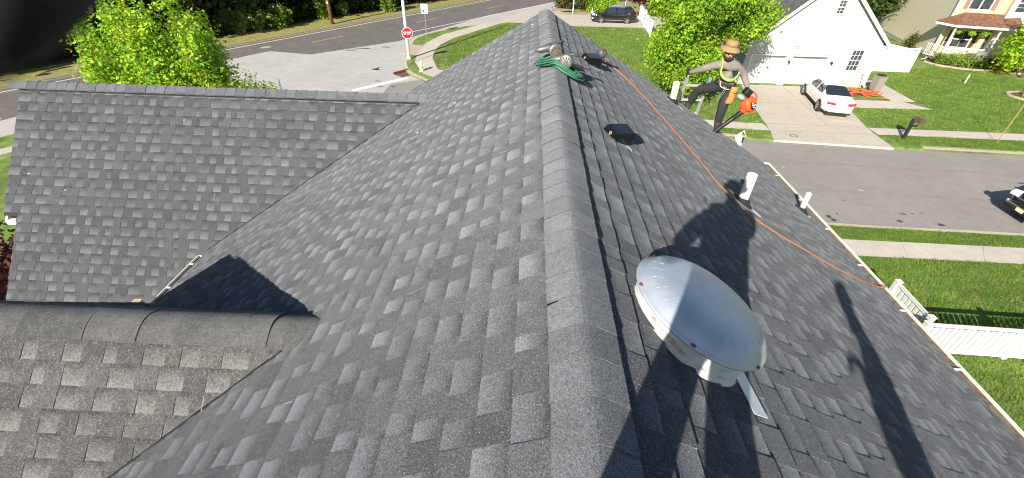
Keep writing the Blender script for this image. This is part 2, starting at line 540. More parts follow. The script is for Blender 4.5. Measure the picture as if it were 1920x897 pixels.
s_wing = roof_slope((0, WY, WZ), (1, 0, 0), (0, -cW, -sW), -7.82, -1.2, 3.45, clip_wing, True)
s_wing2 = roof_slope((0, WY, WZ), (1, 0, 0), (0, cW, -sW), -7.82, -1.2, 2.9, clip_wing)
s_gab = roof_slope((0, GY, GZ), (1, 0, 0), (0, -cG, -sG), -4.85, -0.9, 2.9, clip_gable, gm=m_shingle_frontlit)
s_gab2 = roof_slope((0, GY, GZ), (1, 0, 0), (0, cG, -sG), -4.85, -0.9, 2.62, clip_gable)
singles.sort(key=lambda q: -q[0])
for sz, sl, tb in singles[:300]:
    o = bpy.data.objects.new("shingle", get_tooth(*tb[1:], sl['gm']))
    COL.objects.link(o); o.parent = sl['obj']; o.matrix_local = tb[0]
    sl['used'].add(id(tb[0]))
for sl in slopes:
    st = sl['st']
    for tb in sl['tabs']:
        if id(tb[0]) in sl['used']: continue
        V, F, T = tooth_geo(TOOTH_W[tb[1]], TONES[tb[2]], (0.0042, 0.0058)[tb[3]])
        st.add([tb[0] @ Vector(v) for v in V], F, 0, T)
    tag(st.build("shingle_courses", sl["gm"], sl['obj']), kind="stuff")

# pale frayed edges where shingles were cut, and loose granule scuffs
m_fray = mat("frayed_fibre", (.34, .33, .30), .9)
fr = random.Random(77)
for sl, u_, v_, n_ in ((s_left, (.2, 6.0), (.3, 4.6), 46), (s_right, (.4, 6.5), (.4, 4.6), 34), (s_gab, (-3.2, -1.6), (.5, 1.3), 2), (s_wing, (-7, -3), (.3, 3.0), 5)):
    fb = MB()
    for _ in range(n_):
        u, v = fr.uniform(*u_), EXPO * int(fr.uniform(*v_) / EXPO) + .02
        if sl is s_left and u + .0 > 1.2 and v > 2.0 and u < 5.0: continue
        ln, w = fr.uniform(.05, .12), fr.uniform(.0012, .0028)
        a = fr.gauss(0, .10)
        q = [sl['W'](u + a * ln * k + s_ * w, v + ln * k, .0035 + .012 * (v - v + ln * k + .02) / EXPO) for k, s_ in ((0, -1), (0, 1), (1, 1), (1, -1))]
        f = (0, 1, 2, 3)
        if (q[1] - q[0]).cross(q[2] - q[0]).dot(sl['N']) < 0: f = f[::-1]
        fb.add(q, [f])
    tag(fb.build("frayed_edges", m_fray, sl['obj']), kind="stuff")
# ridge caps ---------------------------------------------------------------
def cap_mesh(hw, slope, rnd, ln, lift, tone, thick=0.0042, seg=14, m=None):
    """local y along the ridge, the raised butt edge at y=0; apex at z=0."""
    mb = MB(); mb.has_t = True
    prof = []
    for i in range(seg + 1):
        x = hw * (2 * i / seg - 1)
        prof.append((x, -slope * (math.sqrt(x * x + rnd * rnd) - rnd)))
    V, T = [], []
    for yy, zz, tt in ((0, lift, tone * 1.04), (ln * .5, lift * .5, tone), (ln, 0, tone * .93)):
        for x, z in prof: V.append((x, yy, z + zz)); T.append((tt,) * 3)
    n = seg + 1
    F = [(r * n + i, r * n + i + 1, (r + 1) * n + i + 1, (r + 1) * n + i) for r in range(2) for i in range(seg)]
    mb.add(V, F, 0, T)
    # butt edge and the two long edges
    V2 = [(x, 0, z + lift) for x, z in prof] + [(x * 1.0, 0.0, z + lift - thick) for x, z in prof]
    mb.add(V2, [(i, n + i, n + i + 1, i + 1) for i in range(seg)], 1, [(1, 1, 1)] * len(V2))
    for s in (0, seg):
        x, z = prof[s]
        e = [(x, 0, z + lift), (x, ln, z), (x, ln, z - .012), (x, 0, z + lift - .012)]
        mb.add(e, [(0, 1, 2, 3) if s else (3, 2, 1, 0)], 0, [(tone * .8,) * 3] * 4)
    return mb.mesh("ridge_cap", [m or m_cap, m_cut])

def ridge_run(P0, axis, n, step, meshes, seed):
    r = random.Random(seed)
    axis = Vector(axis); z = Vector((0, 0, 1)); x = axis.cross(z)
    for i in range(n):
        o = bpy.data.objects.new("ridge_cap", r.choice(meshes)); COL.objects.link(o); o.parent = house
        p = Vector(P0) + axis * (i * step + r.uniform(-.006, .006))
        M = Matrix((( x.x, axis.x, z.x, p.x), (x.y, axis.y, z.y, p.y), (x.z, axis.z, z.z, p.z + r.uniform(-.0015, .0015)), (0, 0, 0, 1)))
        o.matrix_local = M @ Matrix.Rotation(r.gauss(0, .012), 4, 'Z') @ Matrix.Rotation(r.gauss(0, .010), 4, 'Y')

caps = [cap_mesh(.130, TS, .030, .29, .012, t) for t in (.95, 1.05, 1.15, 1.0)]
ridge_run((RX, -3.0, RZ + .005), (0, 1, 0), int((YE + 3.0) / .153), .153, caps, 3)
vent = MB()
for s in (-1, 1):
    vent.box((RX + s * .095, (YB + YE) / 2, RZ - .062), (.052, YE - YB - .06, .05), 0, Matrix.Rotation(s * math.atan(TS), 3, 'Y'))
vent.build("ridge_vent", m_black, house)
capw = [cap_mesh(.105, WK, .05, .30, .010, t) for t in (.92, 1.05, 1.18)]
ridge_run((-1.35, WY, WZ + .030), (-1, 0, 0), 42, .154, capw, 5)
capg = [cap_mesh(.145, GK, .12, .42, .0035, t, m=m_cap_gable) for t in (.95, 1.05, 1.1)]
gx = -1.02
r = random.Random(8)
for i, st in enumerate((.30, .22, .16, .36, .30, .34, .31, .33, .30, .32, .31)):
    o = bpy.data.objects.new("ridge_cap", capg[i % 3]); COL.objects.link(o); o.parent = house
    o.matrix_local = Matrix(((0, -1, 0, gx), (1, 0, 0, GY), (0, 0, 1, GZ + .012 + (.010 if i in (2, 3) else 0)), (0, 0, 0, 1))) @ Matrix.Rotation(r.gauss(0, .012), 4, 'Z') @ Matrix.Rotation(r.gauss(0, .012) , 4, 'X')
    gx -= st

for x_, y_, k_ in ((-2.08, GY - .085, 0), (-1.97, GY - .095, 1)):
    cb = MB(); rr_ = random.Random(k_)
    for _ in range(5):
        q_ = [(x_ + rr_.uniform(-.02, .02) + .012 * math.cos(a) * rr_.uniform(.5, 1.2), y_ + rr_.uniform(-.012, .012) + .007 * math.sin(a)) for a in [i * 1.047 for i in range(6)]]
        cb.add([(px_, py_, GZ + .022 - GK * (math.sqrt((py_ - GY) ** 2 + .0144) - .12)) for px_, py_ in q_], [(0, 1, 2, 3, 4, 5)])
    cb.build("paint_dab", mat("paint_dab_white", (.6, .62, .66), .7), house)

# gutters ------------------------------------------------------------------
def gutter(a, b, out, name="gutter", w=.125, hang=.78, endcap=None):
    a, b, out = Vector(a), Vector(b), Vector(out)
    d = (b - a).normalized()
    g = MB()
    pr = [(0, 0), (0, -.10), (w * .75, -.11), (w, -.06), (w, 0), (w + .012, 0), (w + .012, -.012)]
    n = len(pr)
    V = [p + out * x + Vector((0, 0, z)) for p in (a, b) for x, z in pr]
    g.add(V, [(i, i + 1, n + i + 1, n + i) for i in range(n - 1)])
    off = [(x + (.003 if x > w * .7 else -.002), z - .003) for x, z in pr]
    V = [p + out * x + Vector((0, 0, z)) for p in (a, b) for x, z in off]
    g.add(V, [(i, n + i, n + i + 1, i + 1) for i in range(n - 1)])
    for p in (a, b):
        g.add([p + out * x + Vector((0, 0, z)) for x, z in ((0, 0), (0, -.1), (w * .75, -.11), (w, -.06), (w, 0))], [(0, 1, 2, 3, 4)])
    go = g.build(name, m_gut, house)
    s = MB()
    up = Vector((0, 0, -.030))
    s.add([a + out * .002 + up, b + out * .002 + up, b + out * (w - .002) + up, a + out * (w - .002) + up], [(0, 1, 2, 3)])
    s.build("silt", m_silt, go)
    L = (b - a).length; k = max(1, int(L / hang))
    for i in range(k):
        c = a + d * (L * (i + .6) / k)
        h = MB(); h.bar(c + Vector((0, 0, -.004)), c + out * (w + .01) + Vector((0, 0, -.004)), .028, .006)
        h.build("gutter_hanger", m_white, go)
    return go
EX = RX + 4.38; EZ = RZ - TS * 4.38
gutter((EX - .005, YE - .02, EZ - .005), (EX - .005, YB, EZ - .005), (1, 0, 0), hang=.82)
gutter((LX + .005, 3.82, LZ - .005), (LX + .005, 4.80, LZ - .005), (-1, 0, 0), hang=.45, w=.085)
gutter((LX + .005, 3.72, LZ - .03), (-4.86, 3.72, LZ - .03), (0, 1, 0), hang=.3, w=.10)
wb = MB(); wb.box((-4.92, 3.80, LZ - .06), (.10, .17, .10)); wb.build("gutter_end_block", mat("raw_pine", (.55, .40, .22), .8, var=.15, scale=12), house)

# rake trim on the far gable, wing rake and notch
tr = MB()
tr.bar((RX, YE - .025, RZ - .11), (EX, YE - .025, EZ - .11), .03, .14)
tr.bar((RX, YE - .025, RZ - .11), (LX, YE - .025, LZ - .11), .03, .14)
tr.build("rake_trim", m_white, house)
tw = MB()
tw.bar((-7.78, WY, WZ - .12), (-7.78, WY - 2.06 * cW, WZ - 2.06 * sW - .12), .03, .13)
tw.bar((-7.78, WY, WZ - .12), (-7.78, WY + 2.9 * cW, WZ - 2.9 * sW - .08), .03, .13)
tw.build("wing_rake_trim", m_white, house)
nb = MB(); nz = WZ - 2.08 * sW; ny = WY - 2.08 * cW
nb.box((-7.70, ny + .0, nz - .075), (.17, .07, .07)); nb.build("eave_return", m_white, house)

# walls below
wl = MB()
def wallbox(x0, x1, y0, y1, z1):
    wl.box(((x0 + x1) / 2, (y0 + y1) / 2, z1 / 2), (x1 - x0, y1 - y0, z1))
wallbox(-4.35, 4.35, YB + .3, YE - .35, 5.45)
wallbox(-7.5, -4.34, 4.55, 8.1, 4.2)
wallbox(-4.7, -4.34, -.2, 3.45, 5.3)
for yy in (YE - .36, YB + .31):
    wl.add([(-4.35, yy, 5.45), (4.35, yy, 5.45), (4.35, yy, 5.65), (RX, yy, RZ - .13), (-4.35, yy, 5.40)], [(0, 1, 2, 3, 4)])
wl.add([(-7.49, 4.56, 4.2), (-7.49, 8.09, 4.2), (-7.49, 8.09, 5.25), (-7.49, WY, WZ - .14), (-7.49, 4.56, 4.75)], [(0, 1, 2, 3, 4)])
wl.add([(-4.69, -.19, 5.3), (-4.69, 3.44, 5.3), (-4.69, 3.44, 5.7), (-4.69, GY, GZ - .14), (-4.69, -.19, 5.25)], [(0, 1, 2, 3, 4)])
wl.build("wall", m_whitesiding, house)
# ------------------------------------------------------------------ ground, roads, walks
def tri_poly(mb, pts, z0, z1, m=0, side=0):
    """A flat slab from a simple polygon (counter-clockwise), top at z1, sides down to z0."""
    from mathutils.geometry import tessellate_polygon
    n = len(pts)
    top = [Vector((x, y, z1)) for x, y in pts]
    T = tessellate_polygon([top])
    F = []
    for t in T:
        a, b, c = (top[i] for i in t)
        F.append(tuple(t) if (b - a).cross(c - a).z > 0 else tuple(reversed(t)))
    mb.add(top, F, m)
    if z0 is not None:
        area = sum(pts[i][0] * pts[(i + 1) % n][1] - pts[(i + 1) % n][0] * pts[i][1] for i in range(n))
        V = [(x, y, z) for x, y in pts for z in (z0, z1)]
        FF = []
        for i in range(n):
            j = (i + 1) % n
            q = (2 * i, 2 * j, 2 * j + 1, 2 * i + 1)
            FF.append(q if area > 0 else tuple(reversed(q)))
        mb.add(V, FF, side)

def curve(pts, k=6):
    """Catmull-Rom through 2D points."""
    P = [Vector((x, y)) for x, y in pts]; out = []
    for i in range(len(P) - 1):
        a, b, c, d = P[max(i - 1, 0)], P[i], P[i + 1], P[min(i + 2, len(P) - 1)]
        for j in range(k):
            t = j / k
            out.append(0.5 * ((2 * b) + (c - a) * t + (2 * a - 5 * b + 4 * c - d) * t * t + (3 * b - a - 3 * c + d) * t ** 3))
    out.append(P[-1])
    return [(p.x, p.y) for p in out]

ROADZ = -0.12
gb = MB(); gb.add([(-400, -300, ROADZ - .02), (400, -300, ROADZ - .02), (400, 500, ROADZ - .02), (-400, 500, ROADZ - .02)], [(0, 1, 2, 3)])
structure(gb.build("ground", m_drygrass))
D = (0.539, 0.842); Nm = (0.842, -0.539)
def mr(s, n): return (D[0] * s + Nm[0] * n, D[1] * s + Nm[1] * n)
def strip(n0, n1, s0, s1, z, k=1):
    return [mr(s0, n0), mr(s0, n1), mr(s1, n1), mr(s1, n0)]

# the street in front: full sheet, pale worn apron towards the junction
near_kerb = curve([(60, 13.2), (40, 13.6), (19.2, 14.45), (12, 14.65), (3, 15.6), (-4, 18.2), (-12, 23.6), (-15.8, 25.9), (-18.8, 26.2), (-21.6, 25.2), mr(6, -32.6)])
far_kerb = curve([(60, 20.6), (40, 21.3), (25.6, 21.9), (11.9, 22.85), (3, 24.3), (-3.5, 27.6), (-7.6, 31.3), (-9.2, 33.3), (-10.0, 36.0), (-10.6, 40.0), (-10.9, 43.6), (-9.4, 46.9), (-6.5, 50.3), (-2.8, 52.6)])
st = MB()
tri_poly(st, list(reversed(near_kerb)) [:] + far_kerb[:-14] + [(-14, 40)] if False else near_kerb + [mr(14, -35), mr(30, -35)] + list(reversed(far_kerb[:60])), None, ROADZ, 0)
structure(st.build("street", m_asphalt))
ap = MB()
tri_poly(ap, [(-9.5, 30.2), (-7.4, 31.6), (-9.3, 33.4), (-9.9, 36.0), (-10.45, 40.0), (-10.8, 43.6), (-9.2, 46.9), (-6.4, 50.2), (-2.6, 52.4), (3.0, 57.5), mr(62, -34.7), mr(44.5, -35.1), (-12.2, 42.7), (-18.0, 37.2), (-21.7, 37.9), mr(16.5, -38.7), mr(-25, -38.2), mr(-25, -32.5), mr(4, -32.5), (-21.4, 25.4), (-18.8, 26.3), (-15.8, 26.0), (-12.0, 24.0), (-9.5, 25.2)][::-1], None, ROADZ + .004)
structure(ap.build("junction_apron", m_apron))
rd = MB()
tri_poly(rd, [mr(-80, -43.0), mr(-80, -35.6), mr(2, -35.6), mr(16.5, -38.72), (-21.7, 37.92), (-18.0, 37.22), (-12.2, 42.72), mr(44.5, -35.0), mr(62, -34.2), mr(160, -31), mr(160, -40), mr(62, -42.2)], None, ROADZ + .008)
structure(rd.build("main_road", m_asphalt_dark))
gs = MB(); tri_poly(gs, strip(-43.5, -42.95, -80, 62, 0), None, ROADZ + .004)
structure(gs.build("gravel_shoulder", mat("gravel", (.24, .22, .18), .95, var=.3, scale=9)))
mk = MB()
mk.has_t = False
Z = ROADZ + .012
def paint(mb, poly, m=0): tri_poly(mb, poly, None, Z, m)
for s0 in range(-80, 60, 20): paint(mk, strip(-41.85 + .0, -41.70, s0, s0 + 20, 0))
paint(mk, [mr(60, -41.85), mr(60, -41.7), mr(160, -38.6), mr(160, -38.8)])
paint(mk, strip(-36.25, -36.1, -60, 3.0, 0))
paint(mk, [mr(33.0, -35.25), mr(33.0, -35.10), mr(62, -33.9), mr(62, -34.05)])
structure(mk.build("edge_line", m_paintw))
yl = MB()
for s0, s1, n in ((24.2, 27.6, -38.75), (36.6, 39.8, -38.2), (48.8, 52.0, -37.9), (61, 64.2, -37.6), (-20, -17, -38.9)):
    paint(yl, strip(n - .07, n + .07, s0, s1, 0))
structure(yl.build("centre_dash", m_painty))
sb = MB(); paint(sb, [(-11.75, 28.8), (-11.4, 28.45), (-8.5, 31.55), (-8.85, 31.95)]); structure(sb.build("stop_line", m_paintw))
# stains and patches on the asphalt
sn = MB()
rs = random.Random(4)
def blob(x, y, rx, ry, ang, mb, z=None):
    k = 11; c, s = math.cos(ang), math.sin(ang)
    P = []
    for i in range(k):
        a = 2 * math.pi * i / k; q = rs.uniform(.65, 1.15)
        px, py = rx * q * math.cos(a), ry * q * math.sin(a)
        P.append((x + px * c - py * s, y + px * s + py * c))
    tri_poly(mb, P, None, Z if z is None else z)
for x, y, a, b in ((12.3, 15.3, .09, .16), (12.35, 15.05, .12, .10), (12.75, 15.55, .05, .05), (11.9, 15.6, .06, .04), (15.0, 15.15, .12, .1), (16.5, 15.0, .18, .1),
                   (15.5, 15.7, .12, .05), (15.9, 15.75, .08, .04), (16.35, 15.85, .07, .04), (13.6, 16.6, .10, .03), (11.6, 17.9, .10, .03), (-11.5, 33.6, .35, .2), (-12.6, 40.4, .5, .12), (-14.3, 39.6, .7, .14),
                   (-15.2, 39.0, .5, .16), (-10.6, 30.8, .2, .08), (-10, 29.6, .3, .08), (-9.2, 29.7, .25, .08), (-11.5, 33.9, .1, .3)):
    blob(x, y, a, b, rs.uniform(-.4, .4), sn)
structure(sn.build("oil_stains", m_stain))
pp = MB(); blob(-22.7, 39.0, .55, .32, .9, pp); blob(-11.6, 43.2, 1.1, .3, 1.0, pp); blob(-10.7, 45.0, .8, .22, 1.0, pp); blob(14.9, 17.6, .16, .10, 0, pp); blob(12.4, 19.6, .08, .08, 0, pp)
structure(pp.build("pale_road_patches", mat("pale_patch", (.40, .39, .37), .9)))
# crack seams in the street: thin tar lines
ck = MB()
for a, b in (((11, 20.3), (30, 19.4)), ((9, 17.6), (26, 16.9))):
    d = Vector(b) - Vector(a)
    pts = [Vector(a) + d * (i / 24) + Vector((0, rs.uniform(-.07, .07))) for i in range(25)]
    for i in range(24):
        p, q = pts[i], pts[i + 1]
        ck.add([(p.x, p.y - .008, Z), (q.x, q.y - .008, Z), (q.x, q.y + .008, Z), (p.x, p.y + .008, Z)], [(0, 1, 2, 3)])
structure(ck.build("road_cracks", mat("road_crack", (.15, .138, .128), .9)))

gg = MB()
for i in range(len(near_kerb) - 1):
    a, b = Vector(near_kerb[i]), Vector(near_kerb[i + 1])
    n_ = max(1, int((b - a).length / .6)); d = (b - a).normalized(); up_ = Vector((-d.y, d.x)); up_ = up_ if up_.y > 0 else -up_
    for j in range(n_):
        p, q = a.lerp(b, j / n_), a.lerp(b, (j + 1) / n_); w0, w1 = rs.uniform(.02, .07), rs.uniform(.02, .07)
        gg.add([(p.x, p.y, Z), (q.x, q.y, Z), (q.x + up_.x * w1, q.y + up_.y * w1, Z), (p.x + up_.x * w0, p.y + up_.y * w0, Z)], [(0, 1, 2, 3)])
structure(fixn(gg.build("gutter_grit", mat("gutter_dirt", (.09, .08, .065), .95, var=.4, scale=8))))
# lawns: raised slabs behind kerbs
def kerb(path, w=.16, h=.02, name="kerb", inward=1):
    """kerb stones follow the path, each its own piece."""
    top = structure(bpy.data.objects.new(name, None)); COL.objects.link(top)
    acc = 0
    P = [Vector(p) for p in path]
    nor = []
    for i in range(len(P)):
        d = P[min(i + 1, len(P) - 1)] - P[max(i - 1, 0)]; d.normalize()
        nor.append(Vector((-d.y, d.x)) * inward)
    for i in range(len(P) - 1):
        a, b = P[i], P[i + 1]
        seg = max(1, int((b - a).length / 3.0 + .5))
        for j in range(seg):
            p, q = a.lerp(b, j / seg), a.lerp(b, (j + 1) / seg)
            dd = (q - p) * (.006 / max((q - p).length, .01))
            p = p + dd
            na, nb_ = nor[i].lerp(nor[i + 1], j / seg), nor[i].lerp(nor[i + 1], (j + 1) / seg)
            c = [(p.x, p.y), (q.x, q.y), (q.x + nb_.x * w, q.y + nb_.y * w), (p.x + na.x * w, p.y + na.y * w)]
            V = [(x, y, z) for z in (ROADZ, h + rs.uniform(-.006, .006)) for x, y in c]
            mb = MB(); mb.add(V, [(4, 5, 6, 7), (0, 1, 5, 4), (1, 2, 6, 5), (2, 3, 7, 6), (3, 0, 4, 7)])
            fixn(mb.build("kerb_stone", m_kerb, top))
    return top
kerb(near_kerb, .17, .012, inward=-1 if near_kerb[0][0] < near_kerb[-1][0] else 1)
fk_flat = [p for p in far_kerb]
kerb([p for p in far_kerb if p[0] > 19.2], .42, .012, inward=-1)
kerb([p for p in far_kerb if p[0] < 13.4 and not (-10.75 < p[0] and 37.0 < p[1] < 41.0)], .30, .012, inward=-1)
l1 = MB()
tri_poly(l1, near_kerb + [mr(-40, -32.6), (-60, -60), (70, -60)], ROADZ, 0.0)
structure(l1.build("near_lawn", m_grass))
l2 = MB()
tri_poly(l2, (far_kerb + [(5, 51.5), (11.7, 51.7), (11.9, 58), (60, 70), (90, 60), (90, 19)])[::-1], ROADZ, 0.0)
structure(l2.build("far_lawn", m_grass))
# sidewalks
def walk_strip(A, B, name, m, z=.008, joint=1.5):
    top = structure(bpy.data.objects.new(name, None)); COL.objects.link(top)
    A = [Vector(p) for p in A]; B = [Vector(p) for p in B]
    for i in range(len(A) - 1):
        L = max((A[i + 1] - A[i]).length, (B[i + 1] - B[i]).length); k = max(1, round(L / joint))
        for j in range(k):
            t0, t1 = j / k + .007 / max(L, .2), (j + 1) / k
            q = [A[i].lerp(A[i + 1], t0), A[i].lerp(A[i + 1], t1), B[i].lerp(B[i + 1], t1), B[i].lerp(B[i + 1], t0)]
            dz = rs.uniform(-.003, .003)
            V = [(p.x, p.y, zz) for zz in (-.05, z + dz) for p in q]
            mb = MB(); mb.add(V, [(4, 5, 6, 7), (0, 1, 5, 4), (1, 2, 6, 5), (2, 3, 7, 6), (3, 0, 4, 7)])
            fixn(mb.build("paving_slab", m, top))
    return top
lo = [(60, 22.4), (40, 23.3), (27, 23.77), (19.5, 23.9)]
hi = [(60, 23.5), (40, 24.4), (28, 24.72), (19.5, 24.87)]
walk_strip(lo, hi, "sidewalk", m_walk)
lo = [(13.6, 23.98), (12.3, 23.98), (4, 25), (-2, 28.3), (-7.75, 32.57), (-9.0, 35.5), (-9.48, 39.1), (-9.4, 42), (-8.5, 45.5), (-5.2, 51.2), (-4.2, 52.2)]
hi = [(13.6, 24.96), (12.7, 24.96), (4.5, 26), (-1.2, 29.4), (-6.9, 33.8), (-7.9, 37), (-8.14, 39.3), (-8.0, 41.5), (-7.27, 44.1), (-3.28, 51.8), (-2.9, 52.3)]
walk_strip(lo, hi, "sidewalk", m_pink if False else m_walk)
walk_strip([(-10.5, 38.0), (-9.3, 37.6)], [(-10.8, 41.2), (-9.4, 40.9)], "kerb_ramp", m_pink, z=.010, joint=3)
walk_strip([(60, 12.2), (30, 12.35), (17.4, 12.52), (11, 12.6), (4, 13.4), (-4, 16), (-13, 22)], [(60, 13.1), (30, 13.3), (18.3, 13.46), (11, 13.58), (4.4, 14.3), (-3.6, 16.9), (-12.6, 22.8)], "sidewalk", m_walk)
walk_strip([mr(5, -30.8), mr(-40, -30.8)], [mr(5, -30.0), mr(-40, -30.0)], "sidewalk", m_walk)
# driveway of the white house, its path, and the gravel drive by the black suv
dv = MB()
tri_poly(dv, [(13.2, 22.60), (16.2, 22.36), (19.2, 22.1), (19.3, 23.9), (19.45, 24.9), (20.2, 28.1), (21.2, 32.4), (15.1, 32.4), (14.15, 27.6), (13.75, 24.95), (13.6, 24.0)], -.1, .014)
structure(dv.build("driveway", m_conc))
dj = MB()
for a, b in (((13.75, 24.95), (19.45, 24.9)), ((14.4, 28.6), (20.3, 28.6)), ((17.3, 24.95), (18.0, 32.4)), ((13.55, 23.9), (19.3, 23.85))):
    d = (Vector(b) - Vector(a)).normalized(); nn_ = Vector((-d.y, d.x)) * .012
    tri_poly(dj, [tuple(Vector(a) - nn_), tuple(Vector(b) - nn_), tuple(Vector(b) + nn_), tuple(Vector(a) + nn_)], None, .018)
structure(dj.build("driveway_joints", mat("joint_dirt", (.24, .21, .17), .9)))
walk_strip([(20.2, 28.3), (24.1, 28.35), (25.6, 28.4)], [(20.6, 29.75), (24.0, 29.8), (24.6, 29.85)], "garden_path", m_walk, z=.012)
walk_strip([(24.0, 29.81), (24.2, 34.2)], [(25.5, 29.81), (25.9, 34.6)], "garden_path", m_walk, z=.011)
gd = MB()
tri_poly(gd, [(-3.4, 52.6), (5, 51.45), (11.65, 51.65), (16, 52), (16, 58.5), (6, 58.6), (3.0, 60.5), (-1, 60), (-2.5, 56)], -.12, .0045)
structure(gd.build("pale_drive", m_conc))
sd = MB(); blob(5.8, 59.0, 2.6, 1.0, .1, sd, .009); blob(3.6, 61.2, 1.6, 1.1, .2, sd, .010); structure(sd.build("sandy_patch", m_sand))
# woodland floor beyond the main road
wf = MB(); tri_poly(wf, [mr(-90, -140), mr(-90, -47.6), mr(-12, -46.6), mr(12, -46.9), mr(40, -47.2), mr(70, -46.8), mr(170, -44), mr(170, -140)], None, ROADZ - .012)
structure(wf.build("woodland_floor", m_mulch))
ml = MB(); blob(-11.5, 7.5, 3.6, 3.2, 0, ml, .012); blob(-13, 12, 2.2, 2.4, 0, ml, .014); structure(ml.build("mulch_bed", m_redmulch))
# ------------------------------------------------------------------ fittings on the right slope
def roofR(x, y, h=0.0):
    return Vector((x + h * sT, y, RZ - TS * (x - RX) + h * cT))
TILT_R = Matrix(((cT, 0, sT), (0, 1, 0), (-sT, 0, cT)))          # local x down the slope, y away, z out of the roof

# attic fan: a painted dome on a short neck with a flashing skirt
fan = thing("attic_fan", "weathered grey domed attic fan, half in the photographer's shadow, beside the ridge", "roof fan", roofR(.80, 1.47))
fn = Vector((.43, .03, 1)).normalized()
fm = Matrix.Translation(Vector((.83, 1.445, CAM_Z - 1.372)) - fan.location) @ fn.to_track_quat('Z', 'Y').to_matrix().to_4x4()
d = MB()
prof = [(0, .046), (.09, .0455), (.17, .042), (.23, .034), (.27, .019), (.298, .000), (.312, -.020), (.322, -.030), (.329, -.034), (.331, -.040), (.327, -.046), (.318, -.046), (.30, -.030), (.2, .02), (0, .03)]
d.lathe(prof, fm, 72, 0, False)
do = d.build("dome", m_fanpaint, fan, smooth=True)
fixn(do)
rb = MB()
rr = random.Random(2)
for k in range(26):                       # shallow stamped ripples along the rim
    a = k / 26 * 2 * math.pi
    c, s_ = math.cos(a), math.sin(a)
    rb = MB()
    rb.tube([fm @ Vector((c * q, s_ * q, z)) for q, z in ((.222, .0345), (.246, .0275), (.272, .0165), (.290, .005))], [.0005, .0022, .0022, .0005], 6)
    rb.build("rim_ripple", m_fanpaint, fan, smooth=True)
for k in range(6):
    a = k / 6 * 2 * math.pi + .5
    b = MB(); b.lathe([(.0, .004), (.010, .003), (.012, -.003)], fm @ Matrix.Translation((.322 * math.cos(a), .322 * math.sin(a), -.030)), 10)
    b.build("bolt", m_rust, fan)
nk = MB()
T4 = Matrix.Translation(roofR(.80, 1.47) - fan.location) @ TILT_R.to_4x4()
nk.lathe([(.32, .004), (.305, .012), (.292, .03), (.286, .06), (.284, .145), (.25, .148)], T4, 48, 0, False)
nko = nk.build("neck", mat("fan_neck_paint", (.52, .55, .58), .45, var=.15, scale=10.0, col2=(.60, .60, .56)), fan, smooth=True, )
fl = MB()
fl.prism([(-.22, -.24), (.24, -.24), (.24, .24), (-.22, .24)], T4, .006, .0125)
fl.build("flashing", mat("flashing_metal", (.62, .66, .70), .5, metal=.3, var=.1, scale=9), fan)
sc_ = MB()                                  # bead of sealant round the upper edge of the neck
pts = [T4 @ Vector((.285 * math.cos(a) , .285 * math.sin(a), .018 + rr.uniform(-.004, .006))) for a in [2.0 + i * .13 for i in range(24)]]
sc_.tube(pts, [rr.uniform(.008, .018) for _ in pts], 7)
sc_.build("sealant", mat("old_sealant", (.66, .62, .54), .8, var=.25, scale=25, col2=(.42, .30, .22)), fan, smooth=True)
st_ = MB(); st_.box(T4 @ Vector((.235, -.27, .018)), (.085, .25, .004), 0, TILT_R @ Matrix.Rotation(.12, 3, 'Z')); st_.build("flashing_tab", MATS["flashing_metal"], fan)

# black box vents
def box_vent(x, y, rot, label, s=1.0):
    t = thing("box_vent", label, "roof vent", roofR(x, y), 0, "black box vents on the right slope")
    M = TILT_R.to_4x4() @ Matrix.Rotation(rot, 4, 'Z') @ Matrix.Diagonal((s, s, s, 1))
    b = MB()
    pr = [(-.13, .004), (-.13, .055), (-.10, .085), (.10, .165), (.135, .13), (.135, .004)]
    V = [M @ Vector((a, -.095, z)) for a, z in pr] + [M @ Vector((a, .095, z)) for a, z in pr]
    n = len(pr)
    b.add(V, [tuple(range(n))] + [tuple(range(2 * n - 1, n - 1, -1))] + [(i, n + i, n + (i + 1) % n, (i + 1) % n) for i in range(n)])
    fixn(b.build("hood", m_ventblack, t, bevel=.005))
    f = MB(); f.prism([(-.14, -.11), (.14, -.11), (.14, .11), (-.14, .11)], M, .006, .010); f.build("flange", m_black, t)
    r = MB(); 
    q = [M @ Vector((-.132, -.03 + .015 * math.cos(a), .035 + .015 * math.sin(a))) for a in [i / 14 * 2 * math.pi for i in range(14)]]
    r.tube(q, .0035 * s, 6, closed=True); r.build("ring", MATS["raw_pine"], t)
    lp = MB(); lp.box(M @ Vector((.128, -.06, .03)), (.02, .05, .008), 0, (M.to_3x3())); lp.build("clip", m_white, t)
    tb = MB(); tb.prism([(.10, -.22), (.15, -.16), (.13, -.10), (.08, -.12)], M, .0115, .0135); tb.build("loose_liner", MATS["flashing_metal"], t)
    return t
box_vent(.765, 3.60, .40, "black box vent nearer to the grey fan, tilted on the right slope", .80)
box_vent(.775, 6.02, .30, "black box vent farther up the ridge, with the orange hose passing it", .85)

